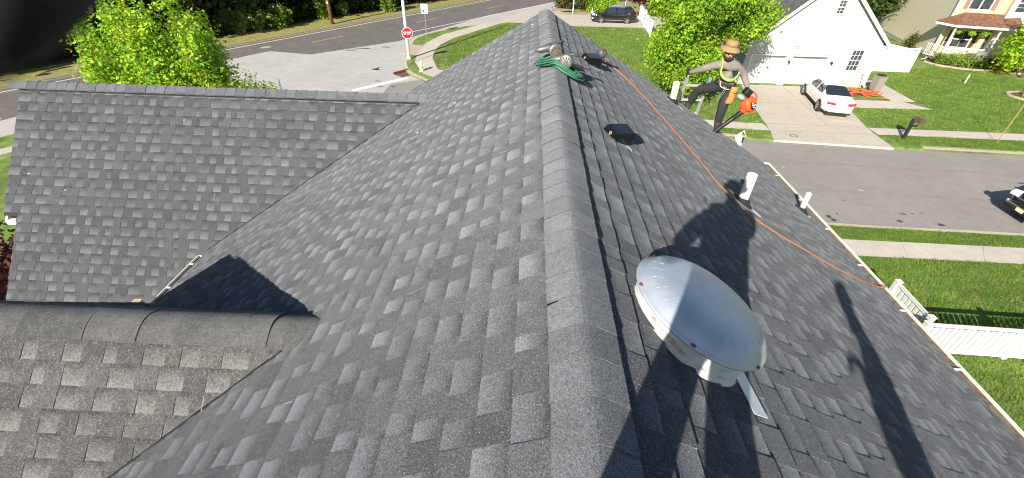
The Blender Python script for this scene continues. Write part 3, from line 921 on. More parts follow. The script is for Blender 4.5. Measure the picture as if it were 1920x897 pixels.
# white vent pipes
def vent_pipe(x, y, h, r, label):
    p = roofR(x, y)
    t = thing("vent_pipe", label, "vent pipe", p, 0, "white vent pipes through the roof")
    a = MB()
    a.lathe([(r, -.06), (r, h), (r - .006, h), (r - .006, h - .10)], None, 24, 0, False)
    fixn(a.build("pipe", mat("pvc", (.80, .78, .70), .45, var=.04, scale=6) if "pvc" not in MATS else MATS["pvc"], t, smooth=True, ))
    i_ = MB(); i_.lathe([(0, h - .09), (r - .007, h - .09)], None, 16, 0, False); i_.build("pipe_throat", m_deck, t)
    b = MB()
    M = TILT_R.to_4x4()
    b.lathe([(.125, .008), (.118, .020), (.085, .030), (r + .012, .055), (r + .002, .058)], M, 28, 0, False)
    b.build("rubber_boot", m_rubber, t, smooth=True)
    f = MB(); f.prism([(-.15, -.15), (.19, -.15), (.19, .15), (-.15, .15)], M, .004, .0075); 
    f.build("flashing", mat("grey_flashing", (.34, .36, .39), .5, metal=.3) if "grey_flashing" not in MATS else MATS["grey_flashing"], t)
    g = MB(); g.prism([(.10, -.10), (.15, -.13), (.20, -.15), (.22, -.11), (.17, -.06), (.12, -.05)], M, .0085, .010); g.build("flashing_tail", MATS["flashing_metal"], t)
    return t
vent_pipe(2.487, 7.62, .33, .052, "white vent pipe beside the ladder at the far edge")
vent_pipe(2.378, 4.20, .34, .050, "white vent pipe in the middle of the slope, crossed by the orange hose")
vent_pipe(4.285, 5.91, .31, .036, "slim white vent pipe next to the right gutter")

# orange air hose lying down the slope
def spline3(P, k=8):
    P = [Vector(p) for p in P]; out = []
    for i in range(len(P) - 1):
        a, b, c, d = P[max(i - 1, 0)], P[i], P[i + 1], P[min(i + 2, len(P) - 1)]
        for j in range(k):
            t = j / k
            out.append(0.5 * ((2 * b) + (c - a) * t + (2 * a - 5 * b + 4 * c - d) * t * t + (3 * b - a - 3 * c + d) * t ** 3))
    out.append(P[-1]); return out
m_hose = mat("orange_hose", (.42, .165, .06), .5, var=.1, scale=20)
hp = [(.80, 6.55), (.95, 6.75), (1.079, 6.85), (1.422, 6.589), (1.753, 5.655), (1.956, 4.804), (2.061, 4.224), (2.27, 3.851), (2.588, 3.806), (2.974, 3.856), (3.492, 3.941), (4.041, 4.112), (4.58, 4.36)]
pts = [roofR(x, y, .020) for x, y in hp] + [Vector((4.74, 4.42, 5.60)), Vector((4.80, 4.45, 5.2)), Vector((4.81, 4.46, 3.5)), Vector((4.85, 4.6, .02))]
hm = MB(); hm.tube(spline3(pts, 8), .0075, 8)
tag(hm.build("air_hose", m_hose, None, smooth=True), "orange air hose running down the right slope over the gutter", "hose")

# green hose coil draped over the ridge with nail guns in it
m_green = mat("green_hose", (.035, .16, .085), .45, var=.25, scale=16)
coil = MB(); rc = random.Random(7)
def ridge_z(x): return RZ + .030 - TS * (math.sqrt((x - RX) ** 2 + .0012) - .034)
for L in range(11):
    a0 = rc.uniform(0, 6.28); q = rc.uniform(.74, 1.10); ox, oy = rc.uniform(-.02, .02), rc.uniform(-.02, .02); lift = .010 + .006 * L * rc.uniform(.6, 1.3)
    P = []
    for i in range(40):
        a = i / 40 * 2 * math.pi
        x = .29 + ox + .225 * q * math.cos(a) + .02 * math.sin(3 * a + a0); y = 4.60 + oy + .16 * q * math.sin(a) - .10 * math.cos(a)
        P.append((x, y, ridge_z(x) + lift + .008 * math.sin(2 * a + a0)))
    coil.tube(P, .0062, 6, closed=True)
tag(coil.build("hose_coil", m_green, None, smooth=True), "coil of green air hose draped over the ridge", "hose")
m_nail = mat("nail_coil_wire", (.26, .20, .13), .5, metal=.5, var=.3, scale=60)
m_steel = mat("tool_magnesium", (.15, .155, .16), .42, metal=.5)
def nail_gun(loc, rz, label, rx=0.0):
    t = thing("nail_gun", label, "nail gun", loc, 0, "nail guns left on the roof")
    M = Matrix.Rotation(rz, 4, 'Z') @ Matrix.Rotation(rx, 4, 'X')
    b = MB(); b.lathe([(0, .09), (.034, .088), (.038, .06), (.034, .0), (.030, -.05), (.016, -.065), (.012, -.09), (0, -.092)], M @ Matrix.Translation((-.11, 0, .05)) @ Matrix.Rotation(R(78), 4, 'Y'), 16); b.build("body", m_steel, t, smooth=True)
    h = MB(); h.tube([M @ Vector(p) for p in ((-.13, 0, .06), (-.05, .03, .085), (.04, .06, .09), (.10, .08, .085))], [.018, .014, .014, .017], 10); h.build("handle", m_steel, t, smooth=True)
    g = MB(); g.lathe([(.03, -.035), (.062, -.035), (.066, -.03), (.066, .03), (.062, .035), (.03, .035)], M @ Matrix.Translation((.0, -.045, .055)) @ Matrix.Rotation(R(75), 4, 'X'), 24); go = g.build("magazine", m_steel, t, smooth=True, )
    n_ = MB()
    for k in range(12):
        a = k / 12 * 2 * math.pi
        n_.tube([M @ Vector((.05 * math.cos(a), -.045 - z_, .055 + .05 * math.sin(a))) for z_ in (-.04, .046)], .006, 5)
    n_.lathe([(.012, -.04), (.024, -.04), (.024, .045), (.012, .045)], M @ Matrix.Translation((.0, -.045, .055)) @ Matrix.Rotation(R(90), 4, 'X'), 12)
    n_.build("nail_coil", m_nail, t)
    return t
nail_gun((.24, 4.70, ridge_z(.24) + .07), .15, "silver nail gun lying inside the green hose coil, on the left", .2)
nail_gun((.37, 4.56, ridge_z(.37) + .055), -.25, "silver nail gun with its round nail magazine showing, on the right of the hose coil", .1)
nail_gun((.97, 6.42, ridge_z(.97) + .035), .9, "silver nail gun lying beside the farther black vent", -.3)

# small loose scraps on the shingles
m_scrap = mat("paper_scrap", (.72, .71, .68), .8)
sp = random.Random(21)
for x, y, sl_ in ((-7.5, 5.6, 'w'), (-5.2, 6.2, 'w'), (-6.9, 5.45, 'w'), (-1.3, 4.9, 'l'), (-.9, 5.3, 'l'), (.02, 7.3, 'l'), (1.9, 5.2, 'r')):
    z = {'w': WZ - WK * (WY - y), 'l': RZ - TS * (RX - x), 'r': RZ - TS * (x - RX)}[sl_] + .016
    s = MB(); s.box((0, 0, 0), (.03, .016, .005), 0, Matrix.Rotation(sp.uniform(0, 3), 3, 'Z'))
    o = s.build("paper_scrap", m_scrap); o.location = (x, y, z)
    tag(o, {'w': "tiny white paper scrap lying on the left wing's shingles", 'l': "tiny white paper scrap lying on the left slope of the main roof", 'r': "tiny white paper scrap lying on the right slope above the hose"}[sl_], "scrap", "paper scraps on the shingles")
# ------------------------------------------------------------------ plants
def leaf_mat(name, col, tr=0.45, rough=0.55):
    return mat(name, col, rough, attr="tone", transl=tr, spec=0.3)
m_maple = leaf_mat("maple_leaves", (.42, .62, .05), .5)
m_maple2 = leaf_mat("bright_maple_leaves", (.34, .54, .04), .5)
m_dark = leaf_mat("woodland_leaves", (.065, .105, .022), .4)
m_shrubl = leaf_mat("shrub_leaves", (.26, .38, .06), .45)
m_olive = leaf_mat("hedge_leaves", (.105, .110, .025), .35)
m_burg = leaf_mat("burgundy_leaves", (.095, .022, .022), .35)
m_orange = leaf_mat("orange_leaves", (.34, .14, .035), .35)
m_silver = leaf_mat("silver_leaves", (.25, .30, .17), .3)

def leaf_mesh(name, blobs, n, size, m, seed, per=16, spread=.30, shell=.55, up=.5, tone=(.55, 1.25), elong=1.0):
    """Many small folded leaves grouped in twigs spread through the blobs (x,y,z,rx,ry,rz)."""
    g = np.random.default_rng(seed)
    B = np.array(blobs, float)
    w = (B[:, 3] * B[:, 4] * B[:, 5]) ** .75; w /= w.sum()
    nt = max(1, n // per)
    pick = g.choice(len(B), nt, p=w)
    dirs = g.normal(size=(nt, 3)); dirs /= np.linalg.norm(dirs, axis=1)[:, None]
    rad = (shell + (1 - shell) * g.random(nt)) * (g.random(nt) < .80) + (g.random(nt) ** .5) * shell
    rad = np.clip(rad, 0, 1.05) * (1 + .16 * np.sin(dirs[:, 0] * 7 + seed) * np.sin(dirs[:, 2] * 6 + pick))
    C = B[pick, :3] + dirs * rad[:, None] * B[pick, 3:]
    tw_t = tone[0] + (tone[1] - tone[0]) * g.random(nt)
    hue = g.normal(0, .06, nt)
    idx = np.repeat(np.arange(nt), per)
    off = g.normal(size=(nt * per, 3)) * spread * (.5 + .8 * g.random((nt, 1)).repeat(per, 0))
    off[:, 2] *= elong
    P = C[idx] + off
    nrm = dirs[idx] * .7 + g.normal(size=P.shape) * .75; nrm[:, 2] += up
    nrm /= np.linalg.norm(nrm, axis=1)[:, None]
    a = g.normal(size=P.shape); a -= nrm * (a * nrm).sum(1)[:, None]; a /= np.linalg.norm(a, axis=1)[:, None]
    b = np.cross(nrm, a)
    s = size * (.6 + .8 * g.random(len(P)))[:, None]
    fold = nrm * s * .22
    V = np.stack([P - a * s, P + b * s * .62 - fold, P + a * s, P - b * s * .62 - fold], 1).reshape(-1, 3)
    F = np.arange(len(V)).reshape(-1, 4)
    t = np.clip(tw_t[idx] + g.normal(0, .10, len(P)), .3, 1.6)
    T = np.stack([t * (1 + hue[idx] * 2.2), t, t * (1 - hue[idx])], 1)
    return raw_mesh(name, V, F, m, np.repeat(T, 4, 0))

def limbs(mb, base, top, r, seed, n=7, spread=2.0, seg=8):
    g = random.Random(seed)
    base, top = Vector(base), Vector(top)
    k = 6
    pts = [base.lerp(top, i / k) + Vector((g.uniform(-1, 1), g.uniform(-1, 1), 0)) * (.03 * (top - base).length * (0 < i < k)) for i in range(k + 1)]
    mb.tube(pts, [r * (1.35 if i == 0 else 1 - .75 * i / k) for i in range(k + 1)], seg)
    for j in range(n):
        t = .35 + .6 * j / n
        p = base.lerp(top, t); a = g.uniform(0, 6.28); l = spread * g.uniform(.6, 1.1) * (1.15 - t * .6)
        e = p + Vector((math.cos(a) * l, math.sin(a) * l, l * g.uniform(.45, .95)))
        m1 = p.lerp(e, .5) + Vector((0, 0, -.06 * l))
        mb.tube([p, m1, e], [r * (.5 - .25 * t), r * .26, r * .08], 6)
        for q in range(2):
            e2 = m1 + Vector((g.uniform(-.5, .5), g.uniform(-.5, .5), g.uniform(.3, .7))) * l
            mb.tube([m1, e2], [r * .18, r * .05], 5)

def tree(name, label, loc, blobs, n, size, lm, seed, trunk=(2.0, .16), spread=1.6, bark=None, group=None, cat="tree", top=None, **kw):
    t = thing(name, label, cat, loc, 0, group)
    o = bpy.data.objects.new("crown", leaf_mesh("crown", blobs, n, size, lm, seed, **kw)); COL.objects.link(o); o.parent = t
    b = MB(); limbs(b, (0, 0, -.1), top or (0, 0, trunk[0] * 2.6), trunk[1], seed, 9, spread)
    b.build("trunk", bark or m_bark, t, smooth=True)
    return t

gt = random.Random(5)
# left maple behind the wing: upright lobes
bl = []
for i in range(30):
    a = gt.uniform(0, 6.28); q = gt.uniform(.15, 1) ** .5
    x, y = .15 + 1.85 * q * math.cos(a), 1.5 * q * math.sin(a)
    bl.append((x, y, 5.2 + gt.uniform(-1.0, 1.7) - .6 * q, .38, .38, gt.uniform(.7, 1.25) * (1.15 - .3 * q)))
for x, y, z in ((-1.75, .1, 4.5), (-1.2, -.4, 4.2), (1.9, -.3, 4.3), (2.3, .2, 4.4), (0, -.6, 4.4), (.9, -.6, 4.3), (-.6, -.6, 4.8), (1.5, .0, 5.7), (-1.2, 0, 5.6), (-.3, -.3, 6.3)): bl.append((x, y, z, .5, .5, .7))
t_ = thing("maple_tree", "bright yellow-green maple rising behind the ridge of the left wing", "tree", (-11.35, 13.5, 0))
o = bpy.data.objects.new("crown", leaf_mesh("crown", bl, 60000, .050, m_maple, 31, per=22, spread=.12, shell=.45, tone=(.45, 1.3), elong=1.7)); COL.objects.link(o); o.parent = t_
b = MB(); limbs(b, (0, 0, -.1), (.2, .1, 6.2), .13, 3, 14, 1.3); limbs(b, (.1, .1, 1.6), (-1.1, .2, 5.6), .07, 9, 8, .8); limbs(b, (.1, .1, 1.6), (1.2, .2, 5.4), .07, 12, 8, .8)
b.build("trunk", m_barkpale, t_, smooth=True)
# right maple on the far lawn
bl = []
for i in range(30):
    a = gt.uniform(0, 6.28); q = gt.uniform(.1, 1) ** .5; z = gt.uniform(0, 1)
    rr_ = 3.3 * math.sqrt(max(.05, 1 - (2 * z - .85) ** 2 * .75))
    bl.append((rr_ * .86 * q * math.cos(a), rr_ * .8 * q * math.sin(a), 1.5 + 5.8 * z, .95, .95, .75))
t_ = thing("maple_tree", "round bright green maple on the lawn left of the white garage", "tree", (10.3, 28.5, 0))
o = bpy.data.objects.new("crown", leaf_mesh("crown", bl, 62000, .085, m_maple2, 77, per=22, spread=.24, shell=.6, tone=(.42, 1.25))); COL.objects.link(o); o.parent = t_
b = MB(); limbs(b, (0, 0, -.1), (.1, .0, 6.0), .14, 4, 12, 2.4); b.build("trunk", m_barkpale, t_, smooth=True)
# young tree by the cream house
bl = [(gt.uniform(-1.5, 1.5), gt.uniform(-1.2, 1.2), gt.uniform(1.2, 4.2), .7, .7, .6) for _ in range(14)]
t_ = thing("young_tree", "small lime-green tree in front of the cream house at the right edge", "tree", (38.2, 36.6, 0))
o = bpy.data.objects.new("crown", leaf_mesh("crown", bl, 12000, .10, m_maple, 12, per=14, spread=.24, shell=.4)); COL.objects.link(o); o.parent = t_
b = MB(); limbs(b, (0, 0, -.1), (0, 0, 3.6), .08, 5, 9, 1.2); b.build("trunk", m_bark, t_, smooth=True)

# woodland: trees of three kinds, copied; only their feet show, the crowns shade the floor
def wood_proto(seed, h, lm, r):
    g = random.Random(seed)
    t = thing("woodland_tree", "tall dark tree in the wood beyond the main road", "tree", (0, 0, ROADZ), 0, "trees of the wood beyond the main road")
    bl = [(g.uniform(-2, 2), g.uniform(-2, 2), h * g.uniform(.30, 1), 1.7, 1.7, 1.5) for _ in range(12)]
    o = bpy.data.objects.new("crown", leaf_mesh("crown", bl, 3000, .34, lm, seed, per=10, spread=.55, shell=.3, tone=(.4, 1.2))); COL.objects.link(o); o.parent = t
    b = MB(); limbs(b, (0, 0, -.2), (g.uniform(-.5, .5), g.uniform(-.5, .5), h * .95), r, seed, 8, 2.2); b.build("trunk", m_bark, t, smooth=True)
    return t
protos = [wood_proto(101, 12, m_dark, .17), wood_proto(102, 14, m_dark, .22), wood_proto(103, 10, m_dark, .13)]
wl_ = ["tall dark tree in the wood beyond the main road", "thicker dark tree in the wood beyond the main road", "slender dark tree in the wood beyond the main road"]
gw = random.Random(17); used = [False] * 3
def wood_label(what, s, n):
    row = "in the front row" if n > -51.5 else "in the middle row" if n > -56.5 else "deep in the wood"
    where = "behind the maple" if s < 12 else "left of the utility pole" if s < 29 else "between utility pole and white pole" if s < 44 else "right of the white pole" if s < 60 else "near the far end"
    return what + " " + row + " " + where
spots = []
for s in np.arange(-30, 84, 3.1):
    for n in (-49.5, -53.5, -59.0):
        spots.append((s + gw.uniform(-1.2, 1.2), n + gw.uniform(-1.4, 1.4)))
for s, n in spots:
    k = gw.choice((0, 0, 1, 2, 2))
    x, y = mr(s, n)
    o = protos[k] if not used[k] else copy_tree(protos[k])
    used[k] = True
    o.location = (x, y, ROADZ); o.rotation_euler = (0, 0, gw.uniform(0, 6.28)); sc = gw.uniform(.85, 1.2); o.scale = (sc, sc, sc)
    o['label'] = wood_label(("tall dark", "thicker dark", "slender dark")[k] + " tree", s, n)
# edge shrubs
def shrub_proto(seed, lm, label, r=(1.0, 1.0, .9), n=1500, size=.12, grp="shrubs along the edge of the wood", name="shrub", tone=(.4, 1.3)):
    g = random.Random(seed)
    t = thing(name, label, "shrub", (0, 0, 0), 0, grp)
    bl = [(g.uniform(-.8, .8) * r[0], g.uniform(-.8, .8) * r[1], r[2] * g.uniform(.35, 1.5), .5 * r[0], .5 * r[1], .45 * r[2]) for _ in range(9)]
    o = bpy.data.objects.new("foliage", leaf_mesh("foliage", bl, n, size, lm, seed, per=12, spread=.18, shell=.3, tone=tone)); COL.objects.link(o); o.parent = t
    b = MB()
    for k in range(6):
        e = Vector((g.uniform(-.7, .7) * r[0], g.uniform(-.7, .7) * r[1], r[2] * g.uniform(.8, 1.5)))
        b.tube([(g.uniform(-.1, .1), g.uniform(-.1, .1), -.1), e * .5 + Vector((0, 0, .1)), e], [.03, .02, .008], 5)
    b.build("stems", m_bark, t)
    return t
shp = [shrub_proto(201, m_shrubl, "", (1.1, 1.1, 1.1)), shrub_proto(202, m_dark, "", (1.2, 1.2, 1.1)), shrub_proto(203, m_shrubl, "", (.8, .8, 1.4)), shrub_proto(204, m_dark, "", (1.0, 1.0, .8))]
sl_ = ["light green shrub at the sunny edge of the wood", "broad dark shrub at the edge of the wood", "upright light green shrub at the edge of the wood", "low dark bush at the edge of the wood"]
used = [False] * 4
pos = [(x, y, 0) for x, y in ((-26.0, 46.0), (-25.0, 47.5), (-27.2, 44.6), (-26.6, 48.2))] + [(-17.0, 57.6, 2), (-22.6, 52.2, 2), (-8.2, 68.5, 2), (-5.8, 71, 0), (-3.4, 75, 0)]
for s in np.arange(-22, 80, 1.55):
    x, y = mr(s + gw.uniform(-.6, .6), -48.0 + gw.uniform(-1.3, .5)); pos.append((x, y, gw.choice((1, 1, 3, 0, 1, 3, 0, 2))))
for s in np.arange(-22, 80, 2.2):
    x, y = mr(s + gw.uniform(-.6, .6), -51.5 + gw.uniform(-1, 1)); pos.append((x, y, gw.choice((1, 3))))
sl_ = ["light green shrub", "broad dark shrub", "upright light green shrub", "low dark bush"]
for x, y, k in pos:
    o = shp[k] if not used[k] else copy_tree(shp[k]); used[k] = True
    sc = gw.uniform(.75, 1.25); o.location = (x, y, ROADZ); o.rotation_euler = (0, 0, gw.uniform(0, 6.28)); o.scale = (sc, sc, sc * gw.uniform(.9, 1.2)); o['label'] = wood_label(sl_[k], x * D[0] + y * D[1], (x * Nm[0] + y * Nm[1]) - 1.2)
# hedge, shrubs and plum by the suv
def one_shrub(name, label, loc, lm, r, n, size, seed, cat="shrub", scale=1, **kw):
    t = shrub_proto(seed, lm, label, r, n, size, None, name, **kw); t.location = loc; t['category'] = cat
    if 'group' in t: del t['group']
    return t
one_shrub("hedge", "clipped olive-green hedge behind the far end of the roof ridge", (4.6, 62.0, ROADZ), m_olive, (2.2, 1.2, 1.4), 7000, .11, 301, "hedge")
one_shrub("shrub", "large leafy lime-green shrub left of the black suv", (8.0, 60.6, ROADZ), m_maple2, (2.0, 1.3, 1.5), 8000, .13, 302)
one_shrub("shrub", "dark shrub deep behind the lime-green shrub", (10.5, 70, ROADZ), m_dark, (5, 1.5, 2.2), 9000, .2, 303)
t_ = thing("plum_tree", "burgundy-leaved plum tree behind the picket fence by the suv", "tree", (13.3, 57.5, 0))
bl = [(gt.uniform(-1.3, 1.3), gt.uniform(-1.3, 1.3), gt.uniform(1.4, 4), .7, .7, .6) for _ in range(12)]
o = bpy.data.objects.new("crown", leaf_mesh("crown", bl, 7000, .11, m_burg, 13, per=14, spread=.25, shell=.4)); COL.objects.link(o); o.parent = t_
b = MB(); limbs(b, (0, 0, -.1), (0, 0, 3.4), .08, 6, 9, 1.1); b.build("trunk", m_bark, t_, smooth=True)
t_ = thing("japanese_maple", "dark burgundy shrub below the left end of the wing", "tree", (-11.2, 7.0, 0))
bl = [(gt.uniform(-1.6, 1.6), gt.uniform(-2.2, 1.6), gt.uniform(1.4, 3.9), .8, .8, .6) for _ in range(16)]
o = bpy.data.objects.new("crown", leaf_mesh("crown", bl, 12000, .065, m_burg, 14, per=14, spread=.22, shell=.4, tone=(.25, 1.5))); COL.objects.link(o); o.parent = t_
b = MB(); limbs(b, (0, 0, -.1), (0, 0, 3.2), .07, 16, 9, 1.1); b.build("trunk", m_bark, t_, smooth=True)
# sapling and post on the corner lawn
one_shrub("sapling", "thin green sapling tip beside the grey post on the corner", (-14.0, 23.5, 0), m_maple, (.25, .25, .95), 500, .07, 305, "sapling")
pb = MB(); pb.tube([(0, 0, 0), (0, 0, 1.95)], .06, 10); pb.lathe([(.05, 1.95), (.05, 1.98), (0, 2.0)], None, 10)
o = pb.build("post", m_metal); o.location = (-13.6, 23.7, 0); tag(o, "plain grey metal post on the corner beyond the wing ridge", "post")
# trees far behind the white and cream houses
one_shrub("shrub", "dark shrub between the white garage and the beige siding", (33.5, 52, 0), m_dark, (3, 2, 2.2), 5000, .16, 306)
# ------------------------------------------------------------------ the white house with the garage
def lap_wall(mb, P0, d, spans, z0, z1, bh=.20, nrm=None, proud=.03, m=0):
    """clapboards: spans(z) -> list of (a, b) along d at height z; each board leans out at its foot."""
    P0, d = Vector(P0), Vector(d).normalized()
    n = Vector(nrm)
    z = z0
    while z < z1 - 1e-4:
        zt = min(z + bh, z1)
        for a, b in spans(z, zt):
            if len((a, b)) and b[0] - a[0] < .02 and b[1] - a[1] < .02: continue
            q = [P0 + d * a[0] + Vector((0, 0, z)) + n * proud, P0 + d * b[0] + Vector((0, 0, z)) + n * proud,
                 P0 + d * b[1] + Vector((0, 0, zt)) + n * .004, P0 + d * a[1] + Vector((0, 0, zt)) + n * .004,
                 P0 + d * a[0] + Vector((0, 0, z)), P0 + d * b[0] + Vector((0, 0, z))]
            f = [(0, 1, 2, 3), (4, 5, 1, 0)]
            if (q[1] - q[0]).cross(q[2] - q[0]).dot(n) < 0: f = [tuple(reversed(x)) for x in f]
            mb.add(q, f, m)
        z = zt

def cutspans(x0f, x1f, holes=()):
    """spans between x0f(z) and x1f(z) minus rectangular holes (xa, xb, za, zb)."""
    def f(z, zt):
        A = [((x0f(z), x0f(zt)), (x1f(z), x1f(zt)))]
        zm = (z + zt) / 2
        for xa, xb, za, zb in holes:
            if za < zm < zb:
                B = []
                for a, b in A:
                    if xa > a[0] and xa < b[0]: B.append((a, (xa, xa)))
                    if xb < b[0] and xb > a[0]: B.append(((xb, xb), b))
                    if not (a[0] < xb and b[0] > xa): B.append((a, b))
                A = B
        return A
    return f

def window(parent, M, w, h, cols=3, rows=2, sash=2, frame=m_white, pane=None, name="window"):
    """M: local x across, y out of the wall, z up; origin at the lower left corner."""
    f = MB()
    t = .07
    for c, d in (((w / 2, .02, -t / 2), (w + 2 * t, .07, t)), ((w / 2, .02, h + t / 2), (w + 2 * t, .07, t)), ((-t / 2, .02, h / 2), (t, .065, h)), ((w + t / 2, .02, h / 2), (t, .065, h))):
        f.box(M @ Vector(c), d, 0, M.to_3x3())
    if sash == 2: f.box(M @ Vector((w / 2, .012, h / 2)), (w, .05, .05), 0, M.to_3x3())
    fo = f.build(name, frame, parent)
    g = MB()
    for i in range(1, cols): g.box(M @ Vector((w * i / cols, -.002, h / 2)), (.018, .03, h), 0, M.to_3x3())
    for s_ in range(sash):
        for j in range(1, rows): g.box(M @ Vector((w / 2, -.003, h * (s_ + j / rows) / sash)), (w, .028, .018), 0, M.to_3x3())
    if cols > 1 or rows > 1: g.build("muntins", frame, fo)
    for s_ in range(sash):
        p = MB(); p.box(M @ Vector((w / 2, -.03 - .01 * s_, h * (s_ + .5) / sash)), (w, .01, h / sash), 0, M.to_3x3()); p.build("pane", pane or m_pane, fo)
    return fo

def slab_roof(parent, poly, th, m, name="roof", courses=None):
    b = MB(); P = [Vector(p) for p in poly]; n = (P[1] - P[0]).cross(P[2] - P[0]).normalized()
    if n.z < 0: P.reverse(); n = -n
    k = len(P)
    b.add([p for p in P] + [p - n * th for p in P], [tuple(range(k)), tuple(range(2 * k - 1, k - 1, -1))] + [(i, k + i, k + (i + 1) % k, (i + 1) % k) for i in range(k)])
    o = b.build(name, m, parent); fixn(o); return o

m_roof2 = mat("grey_far_shingles", (.075, .077, .082), .9, var=.25, scale=5.0, speck=.3, speck_scale=6.0)
m_gdoor = mat("garage_door_white", (.44, .44, .44), .45, var=.03, scale=3)
wh = thing("house", "white house with two garage doors and a white sedan in its drive", "house", (14.9, 32.6, 0))
O = Vector((14.9, 32.6, 0))
WX0, WX1, APX, APZ = 14.9, 23.62, 19.42, 6.95
sl = .875
def xl(z): return WX0 if z < 2.75 else max(WX0, APX - (APZ - .06 - z) / sl)
def xr(z): return WX1 if z < 3.10 else min(WX1, APX + (APZ - .06 - z) / sl)
gd_ = [(15.35, 17.72, 0, 1.97), (18.12, 20.56, 0, 1.97)]
wn_ = [(21.98, 22.70, 1.16, 2.46), (19.78, 20.20, 4.66, 5.42)]
holes = [(a - .06, b + .06, c - .02, d + .06) for a, b, c, d in gd_ + wn_]
w = MB()
lap_wall(w, (0, 32.6, 0), (1, 0, 0), cutspans(xl, xr, holes), .25, 6.9, .205, (0, -1, 0))
lap_wall(w, (WX0, 32.6, 0), (0, 1, 0), cutspans(lambda z: 0, lambda z: 12), .25, 2.8, .205, (-1, 0, 0))
lap_wall(w, (WX1, 32.6, 0), (0, 1, 0), cutspans(lambda z: 0, lambda z: 12), .25, 3.0, .205, (1, 0, 0))
w.build("siding", m_whitesiding, wh, off=O)
c = MB(); c.add([(WX0 + .01, 33.02, 0), (WX1 - .01, 33.02, 0), (WX1 - .01, 33.02, 3.0), (APX, 33.02, 6.85), (WX0 + .01, 33.02, 2.85)], [(0, 1, 2, 3, 4)])
c.build("sheathing", m_white, wh, off=O)
for a, b in ((14.92, 15.3), (17.77, 18.07), (20.61, 23.6)):
    c = MB(); c.box(((a + b) / 2, 32.63, .125), (b - a, .06, .25)); c.build("foundation", m_conc, wh, off=O)
for a, b, z0, z1 in gd_:
    f = MB()
    for x in (a - .04, b + .04): f.box((x, 32.76, z1 / 2), (.10, .40, z1))
    f.box(((a + b) / 2, 32.76, z1 + .05), (b - a + .18, .40, .10))
    f.build("door_casing", m_white, wh, off=O)
    dr = thing("garage_door", None, None); dr.parent = wh
    for i in range(4):
        p = MB(); h = z1 / 4
        p.box(((a + b) / 2, 32.92, h * (i + .5)), (b - a, .04, h - .012))
        for k in range(4):
            cx_ = a + (b - a) * (k + .5) / 4
            p.box((cx_, 32.898, h * (i + .5)), ((b - a) / 4 - .14, .012, h - .16))
        p.build("door_panel", m_gdoor, dr, off=O, bevel=.004)
    hd = MB(); hd.box(((a + b) / 2, 32.885, .78), (.10, .03, .03)); hd.build("door_handle", m_metal, dr, off=O)
for k, (a, b, z0, z1) in enumerate(wn_):
    window(wh, Matrix.Translation(Vector((a, 32.6, z0)) - O) @ Matrix.Diagonal((1, -1, 1, 1)), b - a, z1 - z0, 3 if k == 0 else 2, 2)
t_ = MB()
for x0, z0, x1, z1 in ((14.50, 2.62, APX, APZ), (24.10, 2.82, APX, APZ)):
    t_.bar((x0, 32.30, z0 - .09), (x1, 32.30, z1 - .09), .05, .20)
t_.bar((WX1, 32.575, .2), (WX1, 32.575, 3.0), .11, .05, up=(0, 1, 0))
t_.build("trim", m_white, wh, off=O)
for s_, nm in ((-1, ""), (1, "")):
    ex, ez = (14.48, 2.66) if s_ < 0 else (24.12, 2.86)
    slab_roof(wh, [Vector((ex, 32.28, ez)) - O, Vector((APX, 32.28, APZ + .05)) - O, Vector((APX, 44.5, APZ + .05)) - O, Vector((ex, 44.5, ez)) - O], .10, m_roof2)
dsp = MB(); dsp.tube([(24.02, 32.42, 2.72), (23.98, 32.5, 2.62), (23.72, 32.52, 2.35), (23.70, 32.52, .15), (23.72, 32.35, .08)], .042, 8)
dsp.bar((24.16, 32.3, 2.80), (24.16, 44, 2.80), .12, .10)
dsp.build("downspout", m_white, wh, off=O)
# the taller block behind, its wall seen over the garage roof
b2 = MB()
lap_wall(b2, (13.2, 37.5, 0), (1, 0, 0), cutspans(lambda z: 0, lambda z: 5.0), .3, 7.6, .205, (0, -1, 0))
lap_wall(b2, (13.2, 37.5, 0), (0, 1, 0), cutspans(lambda z: 0, lambda z: 9), .3, 7.6, .205, (-1, 0, 0))
b2.build("siding", m_whitesiding, wh, off=O)
b3 = MB(); b3.box((15.7, 42.1, 3.78), (4.95, 9.1, 7.55)); b3.build("block", m_white, wh, off=O)
slab_roof(wh, [Vector((12.8, 37.1, 7.5)) - O, Vector((18.6, 37.1, 7.5)) - O, Vector((18.6, 42, 10)) - O, Vector((12.8, 42, 10)) - O], .1, m_roof2)
slab_roof(wh, [Vector((12.8, 47, 7.5)) - O, Vector((18.6, 47, 7.5)) - O, Vector((18.6, 42, 10)) - O, Vector((12.8, 42, 10)) - O], .1, m_roof2)
# wall lamps and the metal star
def wall_lamp(x, z, label):
    t = thing("wall_lamp", label, "lamp", (x, 32.56, z), 0, "lamps on the garage wall")
    a = MB(); a.box((0, 0, 0), (.09, .03, .16)); a.tube([(0, -.02, .05), (0, -.12, .10), (0, -.13, .06)], .012, 6); a.build("arm", m_blackmatte, t)
    g = MB(); g.lathe([(.03, -.12), (.065, .03), (.02, .07), (0, .09)], Matrix.Translation((0, -.13, .0)), 8); g.build("lantern", m_pane, t)
wall_lamp(17.93, 1.60, "dark wall lamp between the two garage doors"); wall_lamp(20.82, 1.62, "dark wall lamp right of the second garage door")
sm = MB(); P = []
for i in range(10):
    a = i * math.pi / 5 + math.pi / 2; q = .19 if i % 2 == 0 else .075
    P.append((q * math.cos(a), q * math.sin(a)))
M = Matrix.Translation((0, 0, 0)) @ Matrix.Rotation(R(90), 4, 'X')
